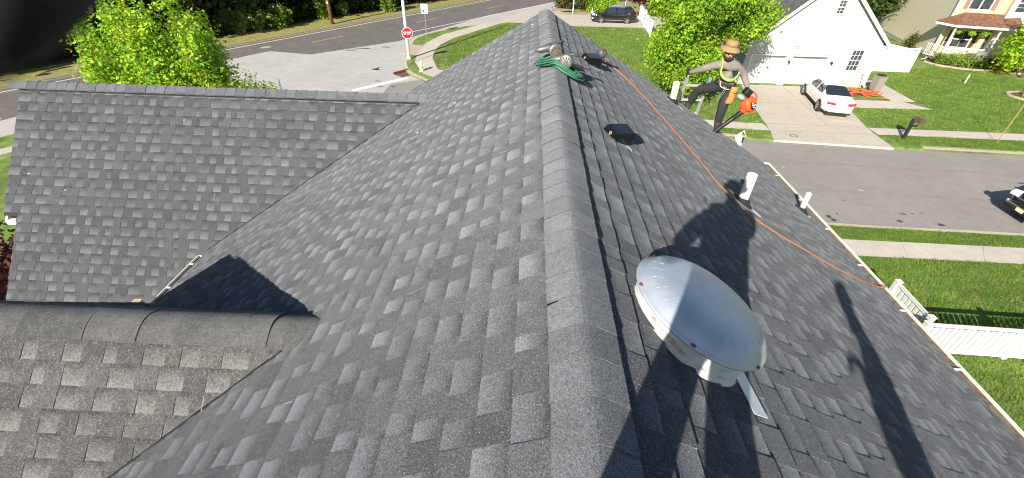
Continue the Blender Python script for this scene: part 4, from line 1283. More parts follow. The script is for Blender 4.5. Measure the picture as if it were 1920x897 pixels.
o0 = len(sm.v); sm.v += [tuple(M @ Vector((x, y, 0))) for x, y in P] + [tuple(M @ Vector((0, 0, .05))), tuple(M @ Vector((0, 0, -.0)))]; sm.t += [(1, 1, 1)] * 12
for i in range(10):
    sm.f.append([o0 + i, o0 + (i + 1) % 10, o0 + 10]); sm.mi.append(0); sm.f.append([o0 + (i + 1) % 10, o0 + i, o0 + 11]); sm.mi.append(0)
so = sm.build("barn_star", m_metal); so.location = (18.12, 32.565, 2.56); tag(so, "grey metal star on the white wall above the garage doors", "wall star")

# white vinyl privacy fence panels
def vinyl_panel(a, b, h, label, name="vinyl_fence", board=.28, n_post=True, lattice=0):
    a, b = Vector((*a, 0)), Vector((*b, 0)); L = (b - a).length; ang = math.atan2((b - a).y, (b - a).x)
    t = thing(name, label, "fence", a, ang, "white vinyl privacy fences")
    for x in (0, L):
        p = MB(); p.box((x, 0, h / 2 + .05), (.12, .12, h + .1)); p.box((x, 0, h + .11), (.15, .15, .03)); p.build("post", m_white, t)
    r = MB(); r.box((L / 2, 0, h), (L - .13, .05, .14)); r.box((L / 2, 0, .08), (L - .13, .05, .14)); r.build("rail", m_white, t)
    k = max(1, int((L - .14) / board))
    me = None
    for i in range(k):
        w_ = (L - .14) / k
        if me is None:
            q = MB(); q.box((0, 0, 0), (w_ - .008, .025, h - .28)); me = q.mesh("board", [m_white])
        o = bpy.data.objects.new("board", me); COL.objects.link(o); o.parent = t; o.location = (.07 + w_ * (i + .5), 0, h / 2 + .02)
    return t
vinyl_panel((23.75, 37.1), (26.3, 37.1), 1.72, "white vinyl fence panel meeting the garage house's side wall")
vinyl_panel((26.43, 37.1), (29.9, 37.1), 1.72, "white vinyl fence panel nearest the cream house, beside the lawn")
vinyl_panel((29.95, 37.25), (27.6, 43.0), 1.55, "white vinyl fence running back behind the front panels, in shade")
vinyl_panel((33.9, 45.2), (38.2, 57.0), 1.9, "white vinyl fence along the foot of the beige siding") if False else None

# ------------------------------------------------------------------ the cream house at the right
m_cream = mat("cream_siding", (.60, .48, .24), .6, var=.04, scale=2.0)
m_beige = mat("beige_siding", (.80, .70, .52), .65, var=.05, scale=2.0)
m_rustroof = mat("rust_brown_shingles", (.165, .078, .047), .9, var=.22, scale=5.0, speck=.3, speck_scale=7.0)
m_brown = mat("brown_shutter", (.085, .04, .03), .6, var=.1, scale=6)
m_brownp = mat("mauve_shutter", (.27, .16, .13), .6, var=.1, scale=6)
m_door = mat("teal_grey_door", (.06, .09, .105), .35)
ch = thing("house", "cream and beige house with a rust roofed porch at the right edge", "house", (34.9, 41.9, 0), -math.atan2(.25, .968))
def on_front(x, z, y=0): return Matrix.Translation((x, y, z)) @ Matrix.Diagonal((1, -1, 1, 1))
ho = [(.78, 2.22, 3.92, 5.25), (.88, 2.14, 1.02, 2.36), (3.08, 3.72, .42, 2.48)]
w = MB()
lap_wall(w, (0, 0, 0), (1, 0, 0), cutspans(lambda z: 0, lambda z: 3.35, ho), .3, 6.0, .16, (0, -1, 0))
w.build("front_siding", m_cream, ch)
w = MB()
lap_wall(w, (3.35, -.5, 0), (1, 0, 0), cutspans(lambda z: 0, lambda z: 8, [(.3, 1.7, 3.95, 5.3)]), .3, 6.0, .16, (0, -1, 0))
lap_wall(w, (3.35, -.5, 0), (0, 1, 0), cutspans(lambda z: 0, lambda z: .52), .3, 6.0, .16, (-1, 0, 0))
lap_wall(w, (0, 0, 0), (0, 1, 0), cutspans(lambda z: 0, lambda z: 12.9), .3, 6.0, .165, (-1, 0, 0), proud=.014)
w.build("side_siding", m_beige, ch)
w = MB(); w.box((5.7, 6.5, 3), (11.2, 12.8, 5.9)); w.build("core", m_beige, ch)
w = MB(); w.box((5.7, 6.4, .15), (11.38, 13.0, .32)); w.build("foundation", m_conc, ch)
for q in ((-.01, -.01, 3.1), (0, 12.9, 3.1), (3.34, -.51, 3.1)):
    w = MB(); w.box(q, (.12, .12, 5.8)); w.build("corner_trim", m_white, ch)
slab_roof(ch, [(-.4, -.9, 5.95), (11.8, -.9, 5.95), (11.8, 6.5, 8.6), (-.4, 6.5, 8.6)], .12, m_roof2)
slab_roof(ch, [(-.4, 13.4, 5.95), (11.8, 13.4, 5.95), (11.8, 6.5, 8.6), (-.4, 6.5, 8.6)], .12, m_roof2)
window(ch, on_front(.80, 3.94), 1.40, 1.30, 1, 1, 1)
mid = MB(); mid.box((1.50, -.02, 4.59), (.08, .06, 1.3)); mid.build("window_mullion", m_white, ch)
window(ch, on_front(.90, 1.04), 1.22, 1.30, 2, 1, 2)
window(ch, on_front(3.65, 3.97, -.5), 1.38, 1.30, 2, 2, 2)
for x, z, h, mm in ((.42, 3.94, 1.3, m_brownp), (2.30, 3.94, 1.3, m_brownp), (.46, 1.04, 1.3, m_brown), (2.24, 1.04, 1.3, m_brown)):
    s = MB()
    s.box((x + .15, -.03, z + h / 2), (.30, .03, h))
    for k in range(9): s.box((x + .15, -.05, z + .1 + k * (h - .2) / 8), (.22, .02, .05), 0, Matrix.Rotation(.5, 3, 'X'))
    s.build("shutter", mm, ch)
dr = MB(); dr.box((3.40, .03, 1.45), (.60, .04, 2.0)); do_ = dr.build("door", m_door, ch)
dr = MB()
for c_, d_ in (((3.06, -.02, 1.45), (.07, .08, 2.08)), ((3.74, -.02, 1.45), (.07, .08, 2.08)), ((3.40, -.02, 2.51), (.75, .08, .08))): dr.box(c_, d_)
dr.build("door_frame", m_white, do_)
# porch
pd = MB(); pd.box((1.45, -.85, .26), (3.35, 1.62, .16)); pd.build("porch_deck", m_conc, ch)
RF = [(-.22, -1.75, 2.98), (4.1, -1.75, 2.98), (5.2, -.5, 2.98)]
for poly in ([(-.22, -1.75, 3.0), (4.3, -1.75, 3.0), (4.3, -.52, 3.62), (3.3, -.1, 3.72), (.75, -.1, 3.72)], [(-.22, -1.75, 3.0), (.75, -.1, 3.72), (-.9, -.1, 3.02), (-1.0, -.5, 3.0)]):
    slab_roof(ch, poly, .08, m_rustroof, "porch_roof")
gt_ = MB(); gt_.bar((-.25, -1.82, 2.90), (4.9, -1.82, 2.90), .14, .14); gt_.bar((-.28, -1.8, 2.90), (-1.02, -.45, 2.90), .14, .14); gt_.build("porch_gutter", m_gut, ch)
sf = MB(); sf.box((1.9, -.95, 2.86), (4.3, 1.6, .04)); sf.build("porch_ceiling", m_white, ch)
dsp = MB(); dsp.tube([(-.06, -.12, 5.8), (-.06, -.10, 3.75)], .04, 8); dsp.tube([(-.10, -.10, 2.85), (-.10, -.1, .3), (-.5, -.6, .12), (-.9, -.9, .08)], .04, 8); dsp.build("downspout", m_white, ch)
for x in (-.02, 3.02):
    p = MB(); p.box((x, -1.55, 1.6), (.12, .12, 2.52)); p.box((x, -1.55, .42), (.16, .16, .14)); p.box((x, -1.55, 2.78), (.16, .16, .1)); p.build("porch_post", m_white, ch)
bal = MB(); bal.box((0, 0, .0), (.035, .035, .78)); bme = bal.mesh("baluster", [m_white])
def rail(a, b, n):
    a, b = Vector(a), Vector(b)
    r = MB(); r.bar(a + Vector((0, 0, .45)), b + Vector((0, 0, .45)), .06, .06); r.build("porch_rail", m_white, ch)
    r = MB(); r.bar(a + Vector((0, 0, 1.27)), b + Vector((0, 0, 1.27)), .09, .06); ro = r.build("porch_rail", m_white, ch)
    for i in range(n):
        o = bpy.data.objects.new("baluster", bme); COL.objects.link(o); o.parent = ro; o.location = a.lerp(b, (i + .5) / n) + Vector((0, 0, .86))
rail((.05, -1.55, 0), (1.45, -1.55, 0), 12); rail((1.55, -1.55, 0), (2.95, -1.55, 0), 12); rail((-.02, -1.5, 0), (-.72, -.2, 0), 9)
mp = MB(); mp.box((1.5, -1.55, .82), (.09, .09, .95)); mp.build("rail_post", m_white, ch)
stp = MB()
for k in range(3): stp.box((3.6, -1.2 - .28 * k, .26 - .09 * k), (1.0, .3, .16 - .0 * k))
stp.build("porch_step", m_conc, ch)
def rel(x, y, z): return ch.matrix_basis @ Vector((x, y, z))
bpy.context.view_layer.update()
for i, x in enumerate((.35, 1.35, 2.25)):
    t = thing("hanging_basket", ("leftmost hanging basket of lime leaves under the porch roof", "middle hanging basket of lime leaves under the porch roof", "hanging basket of lime leaves nearest the porch door")[i], "hanging basket", rel(x, -1.35, 2.3), 0, "hanging baskets under the porch roof")
    o = bpy.data.objects.new("foliage", leaf_mesh("foliage", [(0, 0, .12, .2, .2, .14)], 400, .05, m_maple, 40 + i, per=8, spread=.05)); COL.objects.link(o); o.parent = t
    b = MB(); b.lathe([(.10, -.08), (.16, .08)], None, 12); b.tube([(0, 0, .1), (0, 0, .54)], .006, 5); b.build("pot", m_blackmatte, t)
m_blue = mat("blue_plastic", (.03, .03, .24), .5)
t = thing("porch_flag", "small royal blue banner hung on the porch railing", "flag", rel(2.15, -1.63, .55))
b = MB(); V = [(x, .01 * math.sin(9 * x), z) for z in (0, .22, .44) for x in (-.17, -.06, .06, .17)]
b.add(V + [(x, y - .012, z) for x, y, z in V], [(r * 4 + i, r * 4 + i + 1, r * 4 + i + 5, r * 4 + i + 4) for r in range(2) for i in range(3)] + [(12 + r * 4 + i + 4, 12 + r * 4 + i + 5, 12 + r * 4 + i + 1, 12 + r * 4 + i) for r in range(2) for i in range(3)])
b.build("cloth", m_blue, t)
for x, lab, mm, rz_ in ((2.55, "small wooden porch chair left of the front door", MATS["raw_pine"], .4),):
    t = thing("porch_chair", lab, "chair", rel(x, -.5, .34), rz_)
    b = MB(); b.box((0, 0, .4), (.42, .42, .05)); b.build("seat", mm, t)
    b = MB(); b.box((0, .2, .65), (.42, .04, .5)); b.build("backrest", mm, t)
    for q in ((-.18, -.18), (.18, -.18), (-.18, .18), (.18, .18)):
        b = MB(); b.box((q[0], q[1], .19), (.04, .04, .38)); b.build("leg", mm, t)
# flower bed: edging blocks, mulch, shrubs
bed = thing("flower_bed", "curved flower bed with pinkish edging stones below the porch", "flower bed", rel(1.5, -2.6, 0))
bb = MB(); edge = [(-.9, -1.5), (-.3, -2.5), (.9, -3.1), (2.2, -3.2), (3.3, -2.9), (4.6, -3.2), (6.2, -3.0)]
ec = curve(edge, 6)
inv = Matrix.Translation(-bed.location) @ ch.matrix_basis
tri_poly(bb, [tuple((inv @ Vector((x, y, 0)))[:2]) for x, y in ec + [(6.2, -.6), (3.3, -.6), (-.9, -.9)]], None, .03)
bb.build("mulch", m_redmulch, bed)
for i in range(len(ec) - 1):
    a, b_ = Vector((*ec[i], 0)), Vector((*ec[i + 1], 0))
    e = MB(); e.bar(a.lerp(b_, .03) + Vector((0, 0, .05)), a.lerp(b_, .97) + Vector((0, 0, .05)), .16, .12)
    e.v = [tuple(inv @ Vector(v)) for v in e.v]
    e.build("edging_stone", m_pink, bed)
for x, y, lm, r_, sd_, lab, nm in ((.6, -2.3, m_shrubl, (.55, .5, .5), 401, "round green shrub under the left end of the porch rail", "shrub"), (1.5, -2.4, m_shrubl, (.6, .5, .6), 402, "green shrub in the middle of the porch flower bed", "shrub"), (-.1, -2.0, m_shrubl, (.4, .4, .35), 403, "low green plant at the left end of the porch flower bed", "shrub"),
                            (3.1, -2.2, m_dark, (.7, .6, .5), 404, "dark green shrub beside the porch steps", "shrub"), (3.6, -2.75, m_orange, (.65, .5, .38), 405, "orange-leaved shrub in the bed right of the porch", "shrub"), (5.0, -2.0, m_dark, (.9, .7, .6), 406, "large dark shrub against the shaded beige wall", "shrub")):
    p = rel(x, y, 0); one_shrub(nm, lab, p, lm, r_, 900, .07, sd_)
t = thing("flower_bed", "round bed ringed with pink stones, a silvery plant in it", "flower bed", (34.6, 31.6, 0))
b = MB(); tri_poly(b, [(1.35 * math.cos(i / 24 * 6.283), 1.0 * math.sin(i / 24 * 6.283)) for i in range(24)], None, .03); b.build("mulch", m_redmulch, t)
for i in range(24):
    a0, a1 = i / 24 * 6.283, (i + .94) / 24 * 6.283
    e = MB(); e.bar((1.4 * math.cos(a0), 1.06 * math.sin(a0), .05), (1.4 * math.cos(a1), 1.06 * math.sin(a1), .05), .2, .12); e.build("edging_stone", m_pink, t)
one_shrub("shrub", "silvery leaved plant in the round stone bed", (34.9, 31.4, 0), m_silver, (.7, .5, .3), 1600, .06, 410)
one_shrub("arborvitae", "small cone-shaped evergreen against the beige siding", (33.9, 43.4, 0), m_olive, (.35, .35, .9), 2200, .06, 411, "evergreen", tone=(.7, 1.6))
# ------------------------------------------------------------------ cars
def interp(tab, x):
    if x <= tab[0][0]: return tab[0][1]
    for (a, va), (b, vb) in zip(tab, tab[1:]):
        if x <= b: 
            t = (x - a) / (b - a); t = t * t * (3 - 2 * t) * .35 + t * .65
            return va + (vb - va) * t
    return tab[-1][1]

m_rim = mat("alloy_rim", (.55, .55, .56), .3, metal=.8)
m_red = mat("red_lens", (.45, .015, .02), .15, spec=.8)
m_clear = mat("clear_lens", (.75, .77, .8), .1, spec=.9)
m_plate = mat("number_plate", (.72, .70, .42), .5)
m_chrome = mat("chrome", (.75, .75, .76), .12, metal=1.0)

def car(name, label, cat, loc, rotz, paint, P, scale=1.0, group=None):
    """local x forwards, y left, z up. P: profile tables."""
    t = thing(name, label, cat, loc, rotz, group)
    t.scale = (scale, scale, scale)
    L = P['L']; xs = sorted(set([round(-L / 2 + L * i / 34, 4) for i in range(35)] + P['extra']))
    rows = []
    for x in xs:
        w = interp(P['w'], x); belt = interp(P['belt'], x); top = interp(P['top'], x); bot = interp(P['bot'], x)
        g = max(0.0, top - belt)
        wr = w * .90 - min(g, .55) * P.get('tumble', .38)
        rows.append([(0, bot), (w * .82, bot), (w * .965, bot + .10), (w, bot + (belt - bot) * .45), (w * .992, belt - .10), (w * .955, belt),
                     (w * .955 + (wr - w * .955) * .5, belt + g * .50), (wr, belt + g * .86), (wr * .80, belt + g * .975 if g > .05 else top), (wr * .42, top), (0, top + (.012 if g > .1 else 0))])
    n = len(rows[0])
    V = []; ring = 2 * n - 2
    for x, r in zip(xs, rows):
        V += [(x, y, z) for y, z in r] + [(x, -y, z) for y, z in r[-2:0:-1]]
    body, parts = MB(), {}
    body.v = V; body.t = [(1, 1, 1)] * len(V)
    c0, c1, c2, c3 = P['cabin']            # rear glass foot, roof rear, roof front, windscreen foot
    for i in range(len(xs) - 1):
        xm = (xs[i] + xs[i + 1]) / 2
        for k in range(ring):
            a, b = i * ring + k, i * ring + (k + 1) % ring
            f = [a, b, b + ring, a + ring]
            kk = k if k < n - 1 else ring - 1 - k
            what = None
            if kk in (5, 6) and P['side'][0] < xm < P['side'][1] and not any(p0 < xm < p1 for p0, p1 in P['pillar']): what = "side_window"
            if kk in (7, 8, 9) and c2 < xm < c3: what = "windscreen"
            if kk in (7, 8, 9) and c0 < xm < c1: what = "rear_window"
            if what: parts.setdefault((what, k < n - 1 if what == "side_window" else 0), []).append(f)
            else: body.f.append(f); body.mi.append(0)
    body.f.append(list(range(ring - 1, -1, -1))); body.mi.append(0)
    body.f.append([(len(xs) - 1) * ring + k for k in range(ring)]); body.mi.append(0)
    bo = body.build("body", paint, t, smooth=True)
    fixn(bo); shade(bo, 38)
    for (nm, _), fs in parts.items():
        ids = sorted({i for f in fs for i in f}); mp = {q: i for i, q in enumerate(ids)}
        g = MB(); g.add([V[i] for i in ids], [[mp[i] for i in f] for f in fs])
        go = g.build(nm, m_glass, t, smooth=True); fixn(go)
    # wheels
    r, ww = P['wheel']
    for x in P['axles']:
        for s in (1, -1):
            y = s * (interp(P['w'], x) - ww / 2 + .05)
            M = Matrix.Translation((x, y, r)) @ Matrix.Rotation(R(-90 * s), 4, 'X')
            ty = MB(); ty.lathe([(r * .66, -ww / 2), (r * .93, -ww / 2), (r, -ww * .3), (r, ww * .3), (r * .93, ww / 2), (r * .66, ww / 2)], M, 26, 0, False)
            wheel = ty.build("wheel", m_rubber, t, smooth=True)
            h = MB(); h.lathe([(0, ww * .42), (r * .16, ww * .44), (r * .16, ww * .36)], M, 12, 0, False)
            for k in range(5):
                a = k / 5 * 2 * math.pi
                for e in (-.13, .13):
                    p0 = M @ Vector((r * .12 * math.cos(a), r * .12 * math.sin(a), ww * .40)); p1 = M @ Vector((r * .62 * math.cos(a + e), r * .62 * math.sin(a + e), ww * .43)); h.tube([p0, p1], [.022, .018], 5)
            h.lathe([(r * .60, ww * .3), (r * .68, ww * .46), (r * .70, ww * .3)], M, 26, 0, False)
            h.build("rim", m_rim, wheel)
            dk = MB(); dk.lathe([(0, ww * .32), (r * .66, ww * .32)], M, 20, 0, False); dk.build("brake_disc", m_blackmatte, wheel)
            ar = MB(); Q = []; Q2 = []
            for k in range(15):
                a = math.pi * (k / 14 * 1.16 - .08); Q.append((x + r * 1.13 * math.cos(a), s * (interp(P['w'], x) * .999 + .004), r + r * 1.13 * math.sin(a))); Q2.append((x + r * .98 * math.cos(a), s * (interp(P['w'], x) * .999 + .004), r + r * .98 * math.sin(a)))
            ar.add(Q + Q2, [(i, i + 1, 16 + i, 15 + i) for i in range(14)]); aro = ar.build("wheel_arch", m_blackmatte, t)
    sk = MB()
    xa, xb = P['axles']
    sk.box(((xa + xb) / 2, 0, interp(P['bot'], 0) - .01), (abs(xb - xa) - 2 * r * 1.1, 2 * interp(P['w'], 0) * .90, .10)); sk.build("sill", m_blackmatte, t)
    # mirrors, handles, door gaps
    for s in (1, -1):
        xm = P['side'][1] - .10
        m = MB(); m.ball((xm, s * (interp(P['w'], xm) + .08), interp(P['belt'], xm) + .06), (.07, .11, .08), 10, 6); m.build("wing_mirror", paint, t, smooth=True)
        for xh in P['handles']:
            h = MB(); h.box((xh, s * (interp(P['w'], xh) + .004), interp(P['belt'], xh) - .14), (.16, .03, .03)); h.build("door_handle", paint if P.get('paint_handle') else m_chrome, t, bevel=.006)
        for xg in P['gaps']:
            g = MB(); zb = interp(P['bot'], xg) + .12; zt = interp(P['belt'], xg) - .02
            g.add([(xg - .006, s * (interp(P['w'], xg) + .0035), zb), (xg + .006, s * (interp(P['w'], xg) + .0035), zb), (xg + .006, s * (interp(P['w'], xg) * .975 + .0035), zt), (xg - .006, s * (interp(P['w'], xg) * .975 + .0035), zt)], [(0, 1, 2, 3) if s < 0 else (3, 2, 1, 0)]); g.build("door_gap", m_blackmatte, t)
    if 'after' in P: P['after'](t, P)
    return t

m_whitepaint = mat("white_car_paint", (.80, .80, .80), .25, spec=.6, coat=.6)
m_blackpaint = mat("black_car_paint", (.006, .006, .007), .12, spec=.7, coat=.9)
def sedan_after(t, P):
    L = P['L']; x = -L / 2
    for s in (1, -1):
        b = MB(); b.box((x + .08, s * .60, .84), (.24, .50, .14), 0, Matrix.Rotation(-s * .30, 3, 'Z')); b.build("tail_light", m_red, t, bevel=.02)
        b = MB(); b.box((L / 2 - .22, s * .66, .66), (.30, .34, .12), 0, Matrix.Rotation(-s * .45, 3, 'Z')); b.build("headlight", m_clear, t, bevel=.02)
    b = MB(); b.box((x - .005, 0, .78), (.03, .34, .16)); b.build("number_plate", m_plate, t)
    b = MB(); b.box((x + .0, 0, .895), (.03, .52, .022)); b.build("boot_trim", m_chrome, t)
    b = MB(); b.box((x + .06, 0, .30), (.16, 1.45, .12)); b.build("rear_diffuser", m_blackmatte, t, bevel=.02)
SED = dict(L=4.75, w=[(-2.375, .74), (-2.2, .84), (-1.6, .915), (1.2, .915), (1.9, .87), (2.25, .72), (2.375, .52)],
           belt=[(-2.375, .80), (-2.30, .98), (-1.4, 1.00), (.9, .93), (1.5, .88), (2.2, .72), (2.375, .55)],
           top=[(-2.375, .82), (-2.30, 1.02), (-1.62, 1.08), (-.75, 1.40), (.10, 1.45), (.45, 1.40), (1.15, .99), (1.5, .93), (2.2, .77), (2.375, .58)],
           bot=[(-2.375, .34), (-1.9, .24), (1.9, .22), (2.375, .30)], cabin=(-1.58, -.80, .40, 1.14), side=(-1.15, .80), pillar=[(-.26, -.16)], extra=[-1.62, -.78, .40, 1.14, -.26, -.16, -2.30, -2.35, 2.3],
           wheel=(.335, .23), axles=(1.42, -1.40), handles=(.05, -.88), gaps=(.85, -.2, -1.18), paint_handle=True, after=sedan_after)
# nose points at the garage
wp, fp = Vector((17.78, 27.25)), Vector((18.5, 30.65))
ang = math.atan2((fp - wp).y, (fp - wp).x)
d_ = Vector((math.cos(ang), math.sin(ang))); rn = Vector((d_.y, -d_.x))
cen = (wp + fp) / 2 + rn * .80
car("parked_car", "white sedan parked nose-in on the drive of the white house", "car", (cen.x, cen.y, .014), ang, m_whitepaint, SED, 1.06).scale = (1.14, .87, 1.02)
def suv_after(t, P):
    L = P['L']
    for s in (1, -1):
        b = MB(); b.box((L / 2 - .17, s * .70, .92), (.34, .30, .15), 0, Matrix.Rotation(-s * .5, 3, 'Z')); b.build("headlight", m_clear, t, bevel=.02)
        b = MB(); b.box((L / 2 - .10, s * .68, .55), (.12, .18, .12), 0, Matrix.Rotation(-s * .3, 3, 'Z')); b.build("fog_light", m_clear, t, bevel=.02)
        b = MB(); b.box((-L / 2 + .12, s * .72, 1.02), (.22, .26, .14), 0, Matrix.Rotation(s * .4, 3, 'Z')); b.build("tail_light", m_red, t, bevel=.02)
        b = MB(); b.box((-.15, s * .60, 1.69), (1.7, .04, .04)); b.build("roof_rail", m_metal, t)
        b = MB(); b.box((0, s * (.925), .42), (2.0, .03, .04)); b.build("sill_trim", m_metal, t)
    b = MB(); 
    for k in range(4): b.box((L / 2 - .01, 0, .62 + k * .09), (.06, .9 - .05 * k, .04))
    b.build("grille", m_black, t)
    b = MB(); b.box((L / 2 + .02, 0, .88), (.05, 1.1, .03)); b.box((L / 2 + .03, 0, .60), (.05, 1.3, .03)); b.build("chrome_strip", m_chrome, t)
    b = MB(); b.box((L / 2 - .02, 0, .40), (.10, 1.5, .10)); b.build("front_bumper", m_black, t, bevel=.02)
    b = MB(); b.box((L / 2 + .03, 0, .50), (.02, .32, .16)); b.build("number_plate", m_plate, t)
SUV = dict(L=4.85, w=[(-2.425, .76), (-2.2, .90), (-1.6, .945), (1.3, .945), (2.0, .90), (2.3, .76), (2.425, .58)],
           belt=[(-2.425, .90), (-2.30, 1.10), (-1.4, 1.12), (.9, 1.06), (1.5, 1.02), (2.2, .92), (2.425, .74)],
           top=[(-2.425, .95), (-2.30, 1.22), (-1.9, 1.58), (-1.4, 1.66), (.05, 1.69), (.45, 1.62), (1.15, 1.14), (1.5, 1.09), (2.2, .98), (2.425, .78)],
           bot=[(-2.425, .42), (-1.9, .30), (1.9, .28), (2.425, .36)], cabin=(-2.28, -1.88, .42, 1.14), side=(-1.95, .82), pillar=[(-.22, -.10), (-1.22, -1.12)], extra=[-2.28, -1.88, .42, 1.14, -.22, -.10, -1.22, -1.12],
           wheel=(.37, .25), axles=(1.44, -1.40), handles=(.10, -.86), gaps=(.88, -.16, -1.1), tumble=.30, after=suv_after)
car("parked_car", "black suv with silver wheels parked side-on beyond the lawn", "car", (9.1, 54.55, ROADZ + .005), R(180), m_blackpaint, SUV, 1.0)
car("parked_car", "black car nosing in at the right edge of the near street", "car", (22.1, 15.45, ROADZ), R(178), m_blackpaint, SUV, 1.0)
m_teal = mat("turquoise_paint", (.02, .42, .46), .3, coat=.5)
car("parked_car", "turquoise car on the main road, mostly hidden by the left maple", "car", (-25.4, 27.6, ROADZ + .008), math.atan2(.842, .539), m_teal, SED, .95)
# ------------------------------------------------------------------ street furniture
m_signred = mat("sign_red", (.50, .012, .03), .4)
m_signwhite = mat("sign_white", (.82, .82, .82), .4)
m_signblack = mat("sign_black", (.02, .02, .022), .5)
m_polewhite = mat("pole_white", (.78, .80, .80), .45, var=.05, scale=3)
t = thing("stop_sign", "red octagonal stop sign at the kerb in front of the tall white pole", "stop sign", (-9.27, 35.2, 0))
pb = MB(); pb.tube([(0, .03, -.1), (0, .03, 2.5)], .035, 8); pb.build("post", m_metal, t)
ang = math.atan2(.30, .95)                    # turned towards the street
B4 = Matrix.Translation((0, 0, 2.14)) @ Matrix.Rotation(ang, 4, 'Z') @ Matrix.Rotation(R(90), 4, 'X')
def octa(r): return [(r * math.cos(math.pi / 8 + i * math.pi / 4), r * math.sin(math.pi / 8 + i * math.pi / 4)) for i in range(8)]
b = MB(); b.prism(octa(.415), B4, 0, .012); b.build("border", m_signwhite, t)
b = MB(); b.prism(octa(.385), B4, .0125, .0165); b.build("face", m_signred, t)
text_part("STOP", .25, B4 @ Matrix.Translation((0, 0, .0175)) @ Matrix.Diagonal((.92, 1.12, 1, 1)), m_signwhite, t, bold=.004)
t = thing("white_pole", "tall white pole standing behind the stop sign", "pole", (-9.66, 36.45, 0))
b = MB(); b.tube([(0, 0, -.1), (0, 0, 8.5)], [.13, .085], 14); b.build("shaft", m_polewhite, t, smooth=True)
b = MB(); b.lathe([(.19, 0), (.19, .06), (.14, .10)], None, 14); b.build("base", m_polewhite, t)
t = thing("speed_limit_sign", "white speed limit sign on a thin post at the far kerb", "road sign", (-9.9, 44.6, 0))
b = MB(); b.tube([(0, .03, -.1), (0, .03, 2.8)], .03, 8); b.build("post", m_metal, t)
B4 = Matrix.Translation((0, 0, 2.32)) @ Matrix.Rotation(.35, 4, 'Z') @ Matrix.Rotation(R(90), 4, 'X')
b = MB(); b.prism([(-.31, -.40), (.31, -.40), (.31, .40), (-.31, .40)], B4, 0, .012); b.build("plate", m_signwhite, t)
text_part("SPEED", .17, B4 @ Matrix.Translation((0, .25, .013)), m_signblack, t)
text_part("LIMIT", .17, B4 @ Matrix.Translation((0, .08, .013)), m_signblack, t)
text_part("45", .40, B4 @ Matrix.Translation((0, -.20, .013)), m_signblack, t, bold=.006)
t = thing("utility_pole", "brown wooden utility pole at the edge of the wood", "utility pole", (-20.85, 49.5, ROADZ))
b = MB(); b.tube([(0, 0, -.2), (0, 0, 9.5)], [.19, .13], 12); b.build("shaft", m_wood, t, smooth=True)
b = MB(); b.box((.0, -.16, 2.0), (.16, .04, .22)); b.build("tag_plate", m_metal, t)
# hydrant
m_hyd = mat("hydrant_paint", (.72, .68, .44), .5, var=.1, scale=10)
t = thing("fire_hydrant", "pale yellow fire hydrant on the grass by the corner kerb", "fire hydrant", (-7.95, 33.1, 0))
b = MB(); b.lathe([(.17, 0), (.17, .04), (.12, .06), (.115, .50), (.15, .52), (.15, .56), (.12, .58), (.10, .68), (.04, .73), (.03, .78), (0, .78)], None, 18); b.build("barrel", m_hyd, t, smooth=True)
for s in (-1, 1):
    b = MB(); b.tube([(s * .10, 0, .42), (s * .19, 0, .42)], .05, 10); b.build("nozzle_cap", m_hyd, t)
b = MB(); b.tube([(0, -.10, .36), (0, -.20, .36)], .068, 12); b.build("pumper_cap", m_hyd, t)
# storm drain
t = thing("storm_drain", "rusty storm drain grate at the corner kerb", "drain", (-9.05, 32.6, ROADZ + .006), R(52))
b = MB(); 
for c_, d_ in (((0, -.42, .012), (1.3, .06, .025)), ((0, .42, .012), (1.3, .06, .025)), ((-.62, 0, .012), (.06, .8, .025)), ((.62, 0, .012), (.06, .8, .025))): b.box(c_, d_)
b.build("frame", m_rust, t)
for i in range(9):
    b = MB(); b.box((-.52 + i * .13, 0, .012), (.05, .78, .024)); b.build("grate_bar", m_rust, t)
b = MB(); b.box((0, 0, .002), (1.2, .78, .003)); b.build("pit", m_deck, t)
b = MB(); b.box((0, .50, .10), (1.35, .14, .14)); b.build("kerb_inlet", m_rust, t)
# mailbox, rod, lawn stick, bins
t = thing("mailbox", "brown mailbox on a leaning post by the far sidewalk", "mailbox", (20.5, 23.4, 0))
m_mb = mat("mailbox_brown", (.10, .062, .05), .5, var=.2, scale=8)
b = MB(); b.bar((0, 0, -.1), (.02, .02, 1.12), .13, .13, up=(0, 1, 0)); b.bar((.0, .0, .72), (.0, -.42, .93), .08, .08); b.build("post", m_blackmatte, t)
b = MB(); pr = [(-.11, 0), (.11, 0), (.11, .14)] + [(.11 * math.cos(a), .14 + .11 * math.sin(a)) for a in [i * math.pi / 8 for i in range(1, 8)]] + [(-.11, .14)]
M = Matrix.Translation((.08, -.28, 1.03)) @ Matrix.Rotation(R(90), 4, 'X') 
b.prism(pr, M, -.30, .22); bo = b.build("box", m_mb, t); fixn(bo)
b = MB(); b.box((.195, -.30, 1.14), (.012, .14, .12)); b.build("number_label", m_signwhite, t)
b = MB(); b.box((.198, -.12, 1.20), (.012, .03, .14)); b.build("flag", m_signred, t)
t = thing("marker_rod", "thin tall tan rod standing in the far grass verge", "rod", (25.35, 23.25, 0))
b = MB(); b.tube([(0, 0, -.1), (0, 0, 2.6)], .022, 8); b.build("rod", mat("tan_rod", (.36, .24, .09), .6), t)
t = thing("garden_stake", "short white stake in the lawn in front of the porch bed", "stake", (32.4, 34.6, 0))
b = MB(); b.tube([(0, 0, 0), (0, 0, .62)], .045, 8); b.build("stake", m_white, t)
t = thing("trash_bin", "taupe trash bin with a dark lid at the corner of the white house", "bin", (24.15, 31.95, .0), .1)
m_bin = mat("bin_taupe", (.24, .205, .18), .6)
b = MB(); P = [(-.30, -.30), (.30, -.30), (.30, .30), (-.30, .30)]
